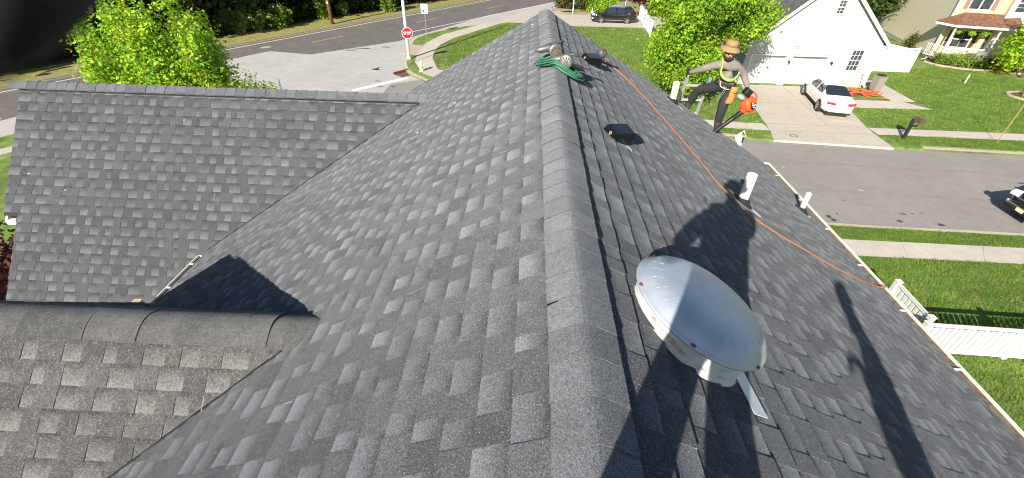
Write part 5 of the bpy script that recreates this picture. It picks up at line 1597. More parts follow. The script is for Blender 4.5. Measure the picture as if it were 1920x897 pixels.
V = [(x * .82, y * .82, .04) for x, y in P] + [(x, y, 1.0) for x, y in P] + [(x * 1.06, y * 1.06, 1.0) for x, y in P] + [(x * 1.06, y * 1.06, 1.05) for x, y in P]
b.add(V, [(3, 2, 1, 0)] + [(4 * r + i, 4 * r + (i + 1) % 4, 4 * r + 4 + (i + 1) % 4, 4 * r + 4 + i) for r in range(3) for i in range(4)] + [(12, 13, 14, 15)]); b.build("bin_body", m_bin, t, bevel=.02)
b = MB(); b.lathe([(.30, 1.05), (.26, 1.10), (.0, 1.13)], None, 20); b.build("lid", m_blackmatte, t)
for s in (-1, 1):
    b = MB(); b.tube([(s * .22, .25, .09), (s * .30, .25, .09)], .09, 12); b.build("wheel", m_rubber, t)
# orange hose heap on the grass by the garage corner
m_or = mat("orange_fence_mesh", (.75, .11, .05), .5)
oh = MB(); g = random.Random(6)
for k in range(10):
    P = []; cx_, cy_ = g.uniform(21.6, 23.2), g.uniform(30.35, 31.2); rx_, ry_ = g.uniform(.3, .8), g.uniform(.15, .4); z = .03 + .03 * k
    for i in range(22):
        a = i / 22 * 6.283; P.append((cx_ + rx_ * math.cos(a) * g.uniform(.93, 1.05), cy_ + ry_ * math.sin(a), z + .05 * math.sin(2 * a + k)))
    oh.tube(P, .028, 6, closed=True)
oh.tube(spline3([(23.3, 30.4, .04), (23.8, 30.2, .04), (24.0, 30.0, .04)], 6), .025, 6); oh.tube(spline3([(23.0, 31.3, .1), (23.2, 32.1, .6), (23.25, 32.5, 1.0)], 6), .02, 6)
tag(oh.build("garden_hose", m_or, None, smooth=True), "tangled bright orange hose heaped on the grass by the garage corner", "hose")
# bare shrub by the garage
bs = thing("bare_shrub", "leafless grey shrub against the garage wall behind the sedan", "shrub", (21.6, 31.9, 0))
b = MB(); g = random.Random(3)
for k in range(16):
    a = g.uniform(0, 6.28); e = Vector((.5 * math.cos(a), .3 * math.sin(a), g.uniform(.4, .9)))
    b.tube([(0, 0, 0), e * .5 + Vector((0, 0, .12)), e], [.018, .012, .004], 5)
b.build("twigs", mat("grey_twig", (.25, .24, .22), .9), bs)
# meter cover on the verge corner
t = thing("meter_cover", "small round meter cover in the concrete beside the drive", "cover", (14.55, 23.25, .016))
b = MB(); b.lathe([(.20, 0), (.20, .008), (.15, .008), (.15, .004)], None, 20, 0, False); b.build("rim", m_rust, t)
b = MB(); b.lathe([(.15, .004), (0, .004)], None, 20, 0, False); b.build("lid", m_conc, t)
# white picket fence near the suv
def picket(a, b, h, label, n, group="white picket fences", post_h=.12, w=.09, gap_top=True, name="picket_fence", posts=(0, 1)):
    a, b = Vector((*a, 0)), Vector((*b, 0)); L = (b - a).length; ang = math.atan2((b - a).y, (b - a).x)
    t = thing(name, label, "fence", a, ang, group)
    for q in posts:
        p = MB(); x = L * q
        p.box((x, 0, (h + post_h) / 2), (.13, .13, h + post_h)); p.lathe([(.11, h + post_h), (.11, h + post_h + .02), (0, h + post_h + .08)], Matrix.Translation((x, 0, 0)) @ Matrix.Rotation(R(45), 4, 'Z'), 4); p.build("post", m_white, t)
    for z, hh in ((h, .09), (.10, .09)):
        r = MB(); r.box((L / 2, 0, z), (L - .13, .05, hh)); r.build("rail", m_white, t)
    q = MB(); q.box((0, 0, 0), (w, .022, h - .19)); me = q.mesh("picket", [m_white])
    for i in range(n):
        o = bpy.data.objects.new("picket", me); COL.objects.link(o); o.parent = t
        o.location = (.065 + (L - .13) * (i + .5) / n, 0, .5 * h)
    return t
picket((11.75, 47.3), (12.1, 52.0), 1.5, "tall white picket fence running back beside the lawn's far edge, nearest section", 22)
picket((12.1, 52.1), (12.5, 57.0), 1.5, "tall white picket fence section ending behind the black suv", 22)
# chain link fence behind the suv
t = thing("chain_link_fence", "chain-link fence behind the black suv", "fence", (6.5, 64.4, ROADZ))
m_wire = mat("fence_wire", (.45, .45, .43), .5, metal=.6)
for x in (-2.4, .3, 3.0, 5.6, 8.2):
    b = MB(); b.tube([(x, 0, -.1), (x, 0, 1.75)], .035, 8); b.build("post", m_polewhite, t)
b = MB(); b.tube([(-2.4, 0, 1.68), (8.2, 0, 1.68)], .022, 6); b.build("top_rail", m_wire, t)
b = MB()
for i in range(64):
    for s in (1, -1):
        x0 = -2.4 + i * .165; x1 = x0 + s * 1.6
        p, q = Vector((x0, 0, .05)), Vector((x1, 0, 1.65))
        if x1 > 8.2: q = p.lerp(q, (8.2 - x0) / (x1 - x0))
        if x1 < -2.4: q = p.lerp(q, (-2.4 - x0) / (x1 - x0))
        if (q - p).length > .05: b.tube([p, q], .005, 3, caps=False)
tag(b.build("mesh_wire", m_wire, t), kind="stuff")
for x, y, h in ((4.9, 58.6, 3.2), (7.05, 57.4, 1.0)):
    b = MB(); b.tube([(0, 0, -.1), (0, 0, h)], .05, 8); b.lathe([(.065, h), (0, h + .05)], None, 8)
    o = b.build("fence_post", m_polewhite); o.location = (x, y, ROADZ); tag(o, "tall pale post in the sandy ground before the hedge" if h > 2 else "short white post near the front of the black suv", "post")
# near white fence and gate beyond the right gutter
picket((10.62, 8.32), (17.0, 8.10), 1.05, "white vinyl fence crossing the near lawn at the right edge", 40, None, .06, .120, name="vinyl_fence", posts=(0, .39, .78))
picket((10.92, 9.95), (10.86, 8.55), 1.05, "short white gate section at an angle to the near lawn fence", 8, None, .06, .115, name="fence_gate")
# white bag at the roof's edge
m_bag = mat("white_bag", (.82, .82, .80), .5)
bg_ = MB(); g = random.Random(9)
me = leaf_mesh("bag", [(0, 0, 0, .05, .05, .08)], 60, .05, m_bag, 5, per=6, spread=.03)
t = thing("plastic_bag", "crumpled white plastic bag hanging at the far right eave", "bag", (4.10, 8.12, 6.02))
b = MB()
for k in range(3):
    b.ball((.03 * k - .03, 0, -.05 * k + .03), (.055 - .01 * k, .05, .085), 9, 7)
v2 = []
for x, y, z in b.v: v2.append((x + g.uniform(-.012, .012), y + g.uniform(-.012, .012), z + g.uniform(-.012, .012)))
b.v = v2
b.build("bag_body", m_bag, t)
b = MB(); b.tube([(-.02, 0, .10), (.03, 0, .17), (.07, 0, .10)], .008, 6); b.build("handle", m_bag, t)
b = MB(); b.box((.035, -.05, .0), (.025, .02, .10)); b.build("dark_print", m_black, t)

# ------------------------------------------------------------------ grass blades on the lawns
def blades(name, polys, n, h, seed, avoid=None, z=0.0, w=.012, col=(1, 1, 1)):
    g = np.random.default_rng(seed)
    P = np.array(polys); a = P.min(0); b = P.max(0)
    Q = a + (b - a) * g.random((n, 2))
    ins = np.zeros(len(Q), bool); x, y = Q[:, 0], Q[:, 1]; j = len(P) - 1
    for i in range(len(P)):
        xi, yi, xj, yj = *P[i], *P[j]
        c = ((yi > y) != (yj > y)) & (x < (xj - xi) * (y - yi) / (yj - yi + 1e-12) + xi); ins ^= c; j = i
    Q = Q[ins]; n = len(Q)
    cl = .5 + .5 * np.sin(Q[:, 0] * 2.1 + 1.3 * np.sin(Q[:, 1] * 1.7)) * np.sin(Q[:, 1] * 2.6 + Q[:, 0] * .8)
    ang = g.random(n) * 6.283; L = h * (.5 + .9 * g.random(n)) * (.75 + .5 * cl)
    d = np.stack([np.cos(ang), np.sin(ang)], 1); s = np.stack([-d[:, 1], d[:, 0]], 1) * w
    lean = d * (L * (.2 + .7 * g.random(n)))[:, None]
    V = np.zeros((n, 3, 3)); V[:, 0, :2] = Q - s; V[:, 1, :2] = Q + s; V[:, 2, :2] = Q + lean; V[:, 2, 2] = L; V[:, :, 2] += z
    dry = (g.random(n) < .12)
    t = (.55 + .75 * g.random(n)) * (.8 + .35 * cl)
    T = np.stack([t * np.where(dry, 2.3, 1), t * np.where(dry, 1.35, 1), t * np.where(dry, 1.5, 1)], 1) * np.array(col)
    o = bpy.data.objects.new(name, raw_mesh(name, V.reshape(-1, 3), np.arange(n * 3).reshape(-1, 3), m_blade, np.repeat(T, 3, 0)))
    COL.objects.link(o); return tag(o, "mown grass blades on the lawn", "grass", None, "stuff")
G_ = [("grass_blades", [(4.8, 5.0), (19, 5.0), (19, 12.48), (17.4, 12.5), (11, 12.58), (4.8, 13.0)], 90000, .065, 1, .011),
      ("grass_blades", [(10.5, 13.58), (18.3, 13.48), (20, 13.46), (20, 14.2), (12, 14.46), (10.5, 14.6)], 16000, .06, 2, .011),
      ("grass_blades", [(19.8, 22.45), (30, 21.95), (30, 23.6), (19.8, 23.85)], 16000, .07, 3, .014),
      ("grass_blades", [(19.9, 25.0), (30, 24.75), (38, 32), (37, 39.5), (26, 37), (25.8, 30), (25.6, 28.3), (20.4, 28.2)], 70000, .08, 4, .018),
      ("grass_blades", [(13.4, 25.05), (14.0, 27.6), (14.9, 32.2), (12, 40), (11.5, 51), (2, 51), (-3, 51), (-7, 44), (-6.6, 35), (-1, 29.8), (5, 26.2)], 80000, .09, 6, .022),
      ("grass_blades", [(4, 23.9), (13.3, 23.3), (13.3, 23.9), (5, 24.7)], 6000, .07, 5, .014)]
for nm, pl, n, h, sd, w in G_: blades(nm, pl, n, h, sd, w=w)
# ------------------------------------------------------------------ people
m_skin = mat("skin", (.42, .24, .165), .55, var=.08, scale=20)
m_shirt = mat("taupe_shirt", (.205, .178, .16), .85, var=.22, scale=12, bump=.4, bscale=18)
m_trous = mat("black_trousers", (.022, .021, .022), .85, var=.3, scale=10, bump=.5, bscale=16)
m_boot = mat("dark_boot", (.045, .032, .025), .8, var=.3, scale=30)
m_glove = mat("work_glove", (.022, .021, .023), .85, var=.2, scale=40)
m_hat = mat("khaki_hat", (.30, .19, .085), .9, var=.15, scale=18)
m_beard = mat("dark_hair", (.015, .011, .009), .9)
m_lime = mat("lime_webbing", (.30, .40, .09), .7, var=.12, scale=40)
m_leather = mat("tan_leather", (.42, .20, .055), .75, var=.25, scale=20, bump=.4, bscale=30)
m_belt = mat("dark_belt", (.03, .027, .027), .7)

def hand_chain(wrist, fwd, up, curl=.6, s=1.0, left=False):
    """points for palm, four unequal bent fingers and a thumb leaving the side of the palm."""
    w, f, u = Vector(wrist), Vector(fwd).normalized(), Vector(up).normalized()
    r = f.cross(u).normalized(); u = r.cross(f).normalized()
    sd = -1 if left else 1
    V, E = [], []
    palm = w + f * .055 * s
    V += [(palm, .026 * s)]
    for k, (o_, ln) in enumerate(((.030, .078), (.010, .088), (-.010, .082), (-.029, .064))):
        b = w + f * (.088 * s) + r * (o_ * s)
        c = b + (f * math.cos(curl) - u * math.sin(curl)) * ln * .5 * s
        d = c + (f * math.cos(curl * 2.1) - u * math.sin(curl * 2.1)) * ln * .5 * s
        i = len(V); V += [(b, .0100 * s), (c, .0088 * s), (d, .0072 * s)]
        E += [(0, i), (i, i + 1), (i + 1, i + 2)]
    b = w + f * .03 * s + r * (.034 * sd * s); c = b + (f * .6 + r * (.7 * sd) - u * .45).normalized() * .036 * s; d = c + (f * .9 + r * .1 * sd - u * .5).normalized() * .030 * s
    i = len(V); V += [(b, .0125 * s), (c, .0100 * s), (d, .0080 * s)]; E += [(0, i), (i, i + 1), (i + 1, i + 2)]
    return V, E

def figure(t, J, mats, hands, curl=(.6, .6), s=1.0, hs=None):
    hs = hs or s
    """J: world joints. One continuous skinned body; returns the object. Material slots by the nearest bone."""
    loc = Vector(t.location)
    names = list(J); V = []; E = []; bones = []
    rad = dict(pelvis=(.145, .105), waist=(.128, .092), chest=(.150, .105), sternum=(.135, .095), neck=(.052, .056), skull=(.070, .082), crown=(.062, .074),
               shL=(.070, .066), elL=(.052, .052), wrL=(.034, .037), shR=(.070, .066), elR=(.052, .052), wrR=(.034, .037),
               hipL=(.094, .094), knL=(.072, .074), anL=(.056, .060), toL=(.040, .034), hipR=(.094, .094), knR=(.072, .074), anR=(.056, .060), toR=(.040, .034), nose=(.012, .012), chin=(.042, .045))
    id_ = {n: i for i, n in enumerate(names)}
    Rr = [rad[n] for n in names]; V = [Vector(J[n]) for n in names]
    for a, b, m in (("pelvis", "waist", 0), ("waist", "chest", 0), ("chest", "sternum", 0), ("sternum", "neck", 0), ("neck", "skull", 2), ("skull", "crown", 2), ("skull", "chin", 2),
                    ("sternum", "shL", 0), ("shL", "elL", 0), ("elL", "wrL", 0), ("sternum", "shR", 0), ("shR", "elR", 0), ("elR", "wrR", 0),
                    ("pelvis", "hipL", 1), ("hipL", "knL", 1), ("knL", "anL", 1), ("anL", "toL", 3), ("pelvis", "hipR", 1), ("hipR", "knR", 1), ("knR", "anR", 1), ("anR", "toR", 3)):
        E.append((id_[a], id_[b])); bones.append((V[id_[a]], V[id_[b]], m))
    bones.append((V[id_["pelvis"]] + Vector((0, 0, .0)), V[id_["pelvis"]] - Vector((0, 0, .06)), 1))
    for k, (wn_, el, fwd, up, lf) in enumerate(hands):
        hv, he = hand_chain(J[wn_], fwd, up, curl[k], hs, lf)
        o = len(V)
        V += [p for p, _ in hv]; Rr += [(q, q) for _, q in hv]
        Rr[o] = (.030 * hs, .020 * hs)
        E.append((id_[wn_], o)); E += [(a + o, b + o) for a, b in he]
        bones.append((J[wn_] and Vector(J[wn_]).lerp(V[o], .15), V[o], 4)); bones += [(V[a + o], V[b + o], 4) for a, b in he]
    me = bpy.data.meshes.new("body"); me.from_pydata([v - loc for v in V], E, [])
    o = bpy.data.objects.new("body", me); COL.objects.link(o); o.location = loc
    sk = o.modifiers.new("skin", 'SKIN'); sk.use_smooth_shade = True; sk.branch_smoothing = .6
    for i, d in enumerate(me.skin_vertices[0].data):
        d.radius = (Rr[i][0] * s if i < len(names) else Rr[i][0], Rr[i][1] * s if i < len(names) else Rr[i][1]); d.use_root = (i == id_["pelvis"])
    sb = o.modifiers.new("sub", 'SUBSURF'); sb.levels = 2; sb.render_levels = 2
    bpy.context.view_layer.update()
    dg = bpy.context.evaluated_depsgraph_get()
    m2 = bpy.data.meshes.new_from_object(o.evaluated_get(dg))
    bpy.data.objects.remove(o)
    m2.materials.clear()
    for q in mats: m2.materials.append(q)
    A = np.array([(b[0] - loc)[:] for b in bones]); B = np.array([(b[1] - loc)[:] for b in bones]); Mi = np.array([b[2] for b in bones])
    cs = np.zeros(len(m2.polygons) * 3); m2.polygons.foreach_get("center", cs); cs = cs.reshape(-1, 3)
    ab = B - A; den = (ab ** 2).sum(1) + 1e-9
    tt = np.clip(((cs[:, None] - A[None]) * ab[None]).sum(2) / den, 0, 1)
    dist = ((A[None] + ab[None] * tt[..., None] - cs[:, None]) ** 2).sum(2)
    m2.polygons.foreach_set("material_index", Mi[dist.argmin(1)].astype(np.int32))
    m2.polygons.foreach_set("use_smooth", [True] * len(m2.polygons))
    o = bpy.data.objects.new("body", m2); COL.objects.link(o); o.parent = t
    return o

def face_bits(t, head, fwd, up, r=.1, beard=True):
    h, f, u = Vector(head) - t.location, Vector(fwd).normalized(), Vector(up).normalized()
    x = f.cross(u).normalized(); u = x.cross(f)
    M = Matrix((x, f, u)).transposed()
    for s in (-1, 1):
        b = MB(); b.ball(h + f * (r * .80) + x * (s * r * .34) + u * (r * .06), (.014, .010, .009), 8, 6, 0, M.to_4x4()); b.build("eye", m_beard, t)
        b = MB(); b.ball(h + x * (s * r * .80) - f * .01, (.012, .022, .034), 8, 6, 0, M.to_4x4()); b.build("ear", m_skin, t)
    b = MB(); b.tube([h + f * r * .80 + u * r * .12, h + f * r * 1.06 - u * r * .22, h + f * r * .82 - u * r * .30], [.010, .017, .010], 8); b.build("nose", m_skin, t, smooth=True)
    b = MB(); b.ball(h + f * (r * .82) - u * (r * .52), (.028, .010, .007), 8, 6, 0, M.to_4x4()); b.build("mouth", mat("lips", (.30, .13, .11), .5) if "lips" not in MATS else MATS["lips"], t)
    if beard:
        b = MB()
        P = [h + x * (r * .80 * math.sin(a)) + f * (r * (.30 + .52 * math.cos(a))) - u * (r * (.55 + .48 * max(0, math.cos(a)))) for a in [R(-95 + i * 19) for i in range(11)]]
        b.tube(P, [.010, .016, .020, .024, .029, .034, .029, .024, .020, .016, .010], 9); b.build("beard", m_beard, t, smooth=True)

# the roofer at the far edge, with one foot on the ladder
wk = thing("person", "roofer in khaki bucket hat and lime harness stepping off the ladder at the far eave", "person", (3.40, 7.72, 6.34))
J = dict(pelvis=(3.375, 7.80, 7.115), waist=(3.355, 7.79, 7.22), chest=(3.315, 7.76, 7.36), sternum=(3.292, 7.75, 7.455), neck=(3.275, 7.735, 7.555), skull=(3.250, 7.70, 7.655), crown=(3.245, 7.705, 7.725), chin=(3.240, 7.655, 7.600),
         shL=(3.115, 7.75, 7.470), elL=(2.945, 7.82, 7.375), wrL=(2.805, 7.99, 7.265), shR=(3.478, 7.76, 7.462), elR=(3.625, 7.78, 7.305), wrR=(3.690, 7.66, 7.145),
         hipL=(3.285, 7.84, 7.065), knL=(3.065, 8.13, 6.935), anL=(2.995, 8.25, 6.61), toL=(2.965, 8.13, 6.565), hipR=(3.450, 7.79, 7.050), knR=(3.405, 7.71, 6.735), anR=(3.425, 7.73, 6.435), toR=(3.375, 7.58, 6.395))
figure(wk, J, [m_shirt, m_trous, m_skin, m_boot, m_glove], [("wrL", "elL", (-.10, .75, -.42), (-.15, .4, .9), False), ("wrR", "elR", (.35, -.25, -.9), (.6, -.6, .35), True)], (.75, .9), 1.20, 1.0)
HC = (3.248, 7.690, 7.672)
face_bits(wk, HC, (-.12, -1, -.28), (0, -.2, 1), .086)
hm_ = Matrix.Translation(Vector(HC) + Vector((.0, .02, .075)) - wk.location) @ Matrix.Rotation(.10, 4, 'X') @ Matrix.Rotation(.06, 4, 'Y')
b = MB(); b.lathe([(.162, -.042), (.166, -.036), (.140, -.006), (.110, .010), (.104, .025), (.100, .055), (.094, .090), (.080, .108), (.03, .114), (0, .112)], hm_, 28, 0, False); ho_ = b.build("hat", m_hat, wk, smooth=True)
b = MB(); b.lathe([(.1045, .022), (.1055, .024), (.1030, .052), (.102, .054)], hm_, 28, 0, False); b.build("hat_band", mat("hat_band_brown", (.20, .125, .06), .9), ho_, smooth=True)
def on(p): return Vector(p) - wk.location
b = MB()    # lime harness: over the image-left shoulder, across the chest to the far ribs
P = [(3.185, 7.82, 7.54), (3.175, 7.72, 7.555), (3.165, 7.635, 7.48), (3.160, 7.615, 7.40), (3.190, 7.605, 7.33), (3.26, 7.590, 7.28), (3.34, 7.590, 7.26), (3.42, 7.615, 7.28), (3.49, 7.68, 7.33), (3.52, 7.77, 7.37)]
pts = spline3([on(p) for p in P], 6)
for k in (-.010, .010): b.tube([p + Vector((0, 0, k)) for p in pts], .016, 7)
b.build("harness", m_lime, wk, smooth=True)
b = MB(); b.box(on((3.375, 7.615, 7.425)), (.075, .012, .022), 0, Matrix.Rotation(-.1, 3, 'Y')); b.build("chest_logo", mat("faded_print", (.12, .11, .105), .9), wk)
b = MB(); P = [Vector((3.37 + .178 * math.cos(a), 7.795 + .134 * math.sin(a), 7.155 - .03 * math.cos(a))) - wk.location for a in [i / 24 * 6.283 for i in range(24)]]
for k in (-.014, 0, .014): b.tube([p + Vector((0, 0, k)) for p in P], .011, 6, closed=True)
b.build("tool_belt", m_belt, wk, smooth=True)
b = MB(); b.tube(spline3([on(p) for p in ((3.235, 7.70, 7.205), (3.245, 7.66, 7.14), (3.33, 7.645, 7.10), (3.40, 7.65, 7.09))], 5), .011, 6); b.build("hip_strap", mat("pale_strap", (.40, .36, .33), .8), wk, smooth=True)
b = MB()
for i in range(7):
    c_ = on((3.325 - .012 * i, 7.635 - .001 * i, 7.085 - .030 * i)); b.tube([c_ + Vector((.016 * math.cos(a), .003, .018 * math.sin(a))) for a in [k / 10 * 6.283 for k in range(10)]], .005, 5, closed=True)
b.build("chain", m_metal, wk)
b = MB(); PM = Matrix.Translation(on((3.485, 7.640, 7.05)))
V = []
for z, wx, wy in ((.09, .060, .035), (.02, .062, .045), (-.06, .055, .050), (-.13, .068, .050), (-.18, .075, .045), (-.20, .05, .03)):
    V += [PM @ Vector((wx * math.cos(a) - .25 * (.09 - z) * .35, wy * math.sin(a), z)) for a in [k / 12 * 6.283 for k in range(12)]]
b.add(V, [(r * 12 + k, r * 12 + (k + 1) % 12, (r + 1) * 12 + (k + 1) % 12, (r + 1) * 12 + k) for r in range(5) for k in range(12)] + [tuple(range(11, -1, -1)), tuple(60 + k for k in range(12))])
po = b.build("tool_pouch", m_leather, wk, smooth=True); fixn(po)
b = MB(); b.tube([PM @ Vector((.062 * math.cos(a), .047 * math.sin(a), .0)) for a in [k / 12 * 6.283 for k in range(12)]], .006, 5, closed=True); b.build("pouch_strap", m_belt, po)

# leaf blower in his right hand
lb = thing("leaf_blower", "orange leaf blower with a long black tube held by the roofer", "leaf blower", (3.785, 7.60, 6.87))
m_lb = mat("blower_orange", (.72, .10, .03), .4, spec=.5)
axis = Matrix.Rotation(R(38), 4, 'Z') @ Matrix.Rotation(R(74), 4, 'X')
b = MB(); b.lathe([(0, -.105), (.075, -.105), (.118, -.085), (.132, -.04), (.132, .03), (.118, .06), (.07, .075), (0, .075)], axis, 28); b.build("fan_housing", m_lb, lb, smooth=True)
tb0, tb1 = Vector((3.70, 7.585, 6.735)) - lb.location, Vector((3.285, 7.515, 6.365)) - lb.location
b = MB(); b.tube([Vector((.06, -.02, .085)), Vector((-.02, -.02, .03)), tb0.lerp(Vector((0, 0, 0)), .35), tb0], [.06, .085, .066, .052], 14); b.build("outlet", m_lb, lb, smooth=True)
b = MB(); d_ = (tb1 - tb0).normalized()
b.tube([tb0 - d_ * .03, tb0 + d_ * .01, tb0 + d_ * .16, tb0 + d_ * .17, tb0 + d_ * .19, tb1 - d_ * .02, tb1], [.044, .044, .040, .044, .038, .036, .040], 16); b.build("blower_tube", m_black, lb, smooth=True)
b = MB(); b.tube(spline3([(-.05, .0, .09), (-.06, 0, .17), (-.08, -.01, .205), (-.02, .0, .215), (.04, .0, .19), (.09, 0, .13), (.105, 0, .05)], 6), [.015] * 37, 10); b.build("handle", m_lb, lb, smooth=True)
b = MB(); b.lathe([(0, .08), (.085, .08), (.09, .085), (.0, .09)], axis, 20); b.build("intake_guard", m_black, lb)
b = MB()
for i in range(4):
    for j in range(4):
        if abs(i - 1.5) + abs(j - 1.5) < 2.6: b.box(axis @ Vector((-.05 + i * .034, -.05 + j * .034, .093)), (.018, .018, .004), 0, axis.to_3x3())
b.build("guard_slots", m_signwhite, lb)
b = MB(); b.box((-.10, -.02, .21), (.13, .13, .12), 0, Matrix.Rotation(.5, 3, 'Y')); b.build("engine_cover", m_black, lb, bevel=.025)
b = MB(); b.ball((-.185, -.03, .125), (.075, .06, .045), 14, 9, 0, Matrix.Rotation(.5, 4, 'Y')); b.build("fuel_tank", mat("grey_blue_tank", (.30, .36, .40), .4), lb, smooth=True)
b = MB(); b.box((.10, -.03, -.11), (.07, .05, .02)); b.box((-.02, -.03, -.135), (.07, .05, .02)); b.build("foot", m_lb, lb)

# extension ladder leaning on the far gable
ld = thing("ladder", "aluminium ladder leaning on the far gable under the roofer's hand", "ladder", (3.0, 9.96, 0))
def ly(z): return 8.10 + (7.15 - z) * .26
for x, zt in ((2.805, 7.24), (3.205, 7.10)):
    b = MB(); b.bar(Vector((x, ly(0), 0)) - ld.location, Vector((x, ly(zt), zt)) - ld.location, .034, .075, up=(0, 1, .2)); b.build("rail", m_alu, ld)
    b = MB(); b.box(Vector((x, ly(zt), zt + .02)) - ld.location, (.045, .085, .07), 0, Matrix.Rotation(-.25, 3, 'X')); b.build("end_cap", mat("blue_cap", (.10, .25, .50), .5) if x > 3 else m_rubber, ld)
z = 7.0
while z > .1:
    b = MB(); b.bar(Vector((2.80, ly(z), z)) - ld.location, Vector((3.21, ly(z), z)) - ld.location, .045, .036); b.build("rung", m_alu, ld); z -= .285

# the photographer behind the lens, holding the phone, and a second roofer behind him
def standing(label, x, y, yaw, fz, arms, hat=True, s=1.0, feet=.20, group=None, dz=(0, 0)):
    zl = lambda xx: RZ - TS * abs(xx - RX)
    c, sn_ = math.cos(yaw), math.sin(yaw)
    def W(a, b_, z): return Vector((x + a * c - b_ * sn_, y + a * sn_ + b_ * c, z))
    fl, fr = W(-feet, 0, 0), W(feet, 0, 0)
    zL, zR = zl(fl.x), zl(fr.x)
    base = fz
    J = dict(pelvis=W(0, 0, base + .93), waist=W(0, .0, base + 1.06), chest=W(0, .01, base + 1.22), sternum=W(0, 0, base + 1.36), neck=W(0, .0, base + 1.48), skull=W(0, .03, base + 1.60), crown=W(0, .02, base + 1.68), chin=W(0, .075, base + 1.535),
             hipL=W(-.095, 0, base + .87), knL=W(-.16, .03, (base + .87 + zL) / 2 + .03), anL=W(-feet, 0, zL + .10), toL=W(-feet - .02, .15, zL + .05 - .0), hipR=W(.095, 0, base + .87), knR=W(.16, .03, (base + .87 + zR) / 2 + .03), anR=W(feet, 0, zR + .10), toR=W(feet + .02, .15, zR + .05),
             shL=W(-.20, 0, base + 1.36), shR=W(.20, 0, base + 1.36))
    J.update(arms(W, base))
    t = thing("person", label, "person", W(0, 0, base))
    return t, J, W

def arms_photo(W, b):
    return dict(elL=W(-.27, .10, b + 1.10), wrL=W(-.150, .245, b + 1.395), elR=W(.29, .12, b + 1.10), wrR=W(.265, .27, b + 1.40))
px, py = .055, -.29
pz = CAM_Z - 1.285
ph, J, W = standing("photographer in dark clothes straddling the ridge, holding a phone in both hands", px, py, 0.0, pz, arms_photo, feet=.34)
J['wrL'] = Vector((-.165, -.150, CAM_Z - .060)); J['wrR'] = Vector((.19, -.14, CAM_Z - .10))
figure(ph, J, [m_blackmatte, m_trous, m_skin, m_boot, m_glove], [("wrL", "elL", (.75, .33, .42), (-.35, -.55, .6), False), ("wrR", "elR", (-.6, .4, .4), (.35, -.55, .6), True)], (.35, .55), 1.25, 1.0)
jk = MB()
rings = [(.40, .22, .17), (.62, .21, .16), (.86, .20, .15), (1.06, .19, .14), (1.22, .20, .145), (1.36, .20, .13), (1.42, .14, .10), (1.46, .07, .07)][2:]
for z_, a_, b_ in rings:
    for k in range(20):
        q = k / 20 * 6.283; jk.v.append((a_ * math.cos(q), b_ * math.sin(q) - .02, z_)); jk.t.append((1, 1, 1))
for r_ in range(len(rings) - 1):
    for k in range(20): jk.f.append([r_ * 20 + k, r_ * 20 + (k + 1) % 20, r_ * 20 + 20 + (k + 1) % 20, r_ * 20 + 20 + k]); jk.mi.append(0)
jk.build("jacket", m_blackmatte, ph, smooth=True)
hd = (J['skull'] + J['crown']) / 2
face_bits(ph, hd, (0, 1, -.25), (0, .2, 1), .09)
b = MB(); b.lathe([(.128, -.01), (.130, 0), (.104, .02), (.096, .06), (.085, .10), (.03, .125), (0, .126)], Matrix.Translation(hd + Vector((0, 0, .035)) - ph.location), 24, 0, False); b.build("hat", m_blackmatte, ph, smooth=True)
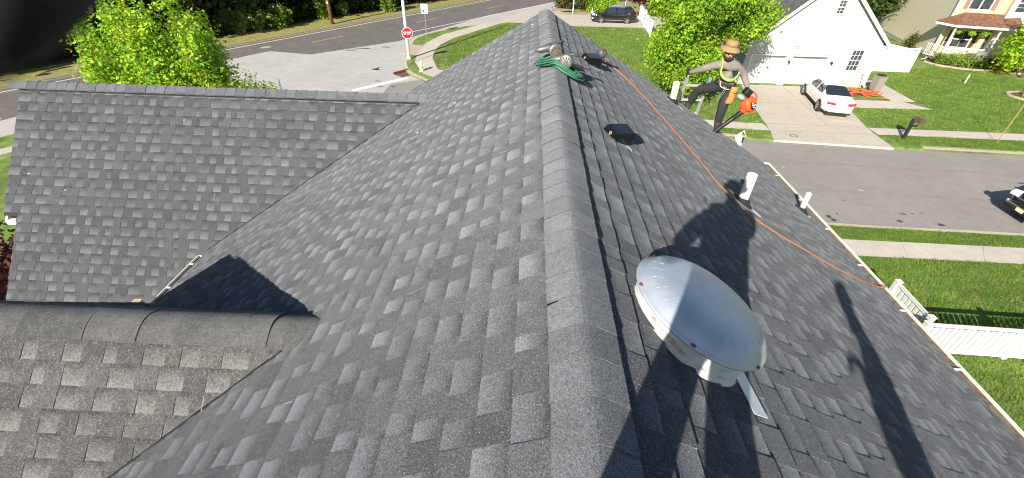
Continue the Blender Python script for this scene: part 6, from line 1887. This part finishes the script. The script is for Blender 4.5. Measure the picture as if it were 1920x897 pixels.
# one gloved fingertip laps over the corner of the lens
fg = MB()
tip = camP + F_ * .036 + Xr * (-.0447) + Ur * (.0223)
root = camP + F_ * (-.015) + Xr * (-.078) + Ur * (.064)
fg.tube([p - ph.location for p in spline3([root, root.lerp(tip, .55) + F_ * .004, tip, tip + (tip - root).normalized() * .007], 4)], [.0092] * 9 + [.0080, .0072, .0055, .0015], 14)
fg.build("finger", m_glove, ph, smooth=True)
phn = thing("phone", "black phone held in landscape by the photographer", "phone", camP - F_ * .008)
Mp = Matrix((Xr, Ur, -F_)).transposed()
b = MB(); b.box(Mp @ Vector((.052, -.018, .0)), (.160, .075, .008), 0, Mp); b.build("case", m_black, phn, bevel=.003)
b = MB(); b.box(Mp @ Vector((.052, -.018, .0046)), (.150, .068, .001), 0, Mp); b.build("screen", m_glass, phn)

def arms_down(W, b):
    return dict(elL=W(-.20, .15, b + 1.22), wrL=W(-.14, .14, b + 1.46), elR=W(.26, -.02, b + 1.09), wrR=W(.24, .16, b + .92))
s2, J2, W2 = standing("second roofer in dark work clothes standing on the roof behind the photographer", .52, -2.10, 1.11, RZ - TS * .28 - .03, arms_down, feet=.10)
figure(s2, J2, [m_shirt, m_trous, m_skin, m_boot, m_glove], [("wrL", "elL", (-.6, .3, .3), (0, 0, 1), False), ("wrR", "elR", (-.5, .3, -.7), (0, 0, 1), True)], (.5, .5), 1.25, 1.0)
hd = (J2['skull'] + J2['crown']) / 2
face_bits(s2, hd, (-.9, .45, -.1), (0, .1, 1), .09)
b = MB(); b.lathe([(.10, -.0), (.104, .02), (.096, .06), (.085, .10), (.03, .125), (0, .126)], Matrix.Translation(hd + Vector((0, 0, .03)) - s2.location), 24, 0, False); b.build("cap", m_hat, s2, smooth=True)
tb = thing("shadow_prop_bag", "dark canvas tool bag hanging from the second roofer's hand", "bag", W2(.22, .26, 0) + Vector((0, 0, s2.location.z + .38)))  # made-up bag out of view, added only for its short shadow
b = MB(); V = []
for z, w_ in ((0, .10), (.06, .12), (.30, .10), (.36, .05)):
    V += [(w_ * math.cos(a), .08 * w_ / .10 * math.sin(a), z) for a in [k / 12 * 6.283 for k in range(12)]]
b.add(V, [(r * 12 + k, r * 12 + (k + 1) % 12, (r + 1) * 12 + (k + 1) % 12, (r + 1) * 12 + k) for r in range(3) for k in range(12)] + [tuple(range(11, -1, -1)), tuple(36 + k for k in range(12))])
b.build("bag_body", m_blackmatte, tb, smooth=True)
b = MB(); b.tube([(-.05, 0, .35), (-.03, 0, .50), (.03, 0, .50), (.05, 0, .35)], .01, 6); b.build("handle", m_belt, tb)
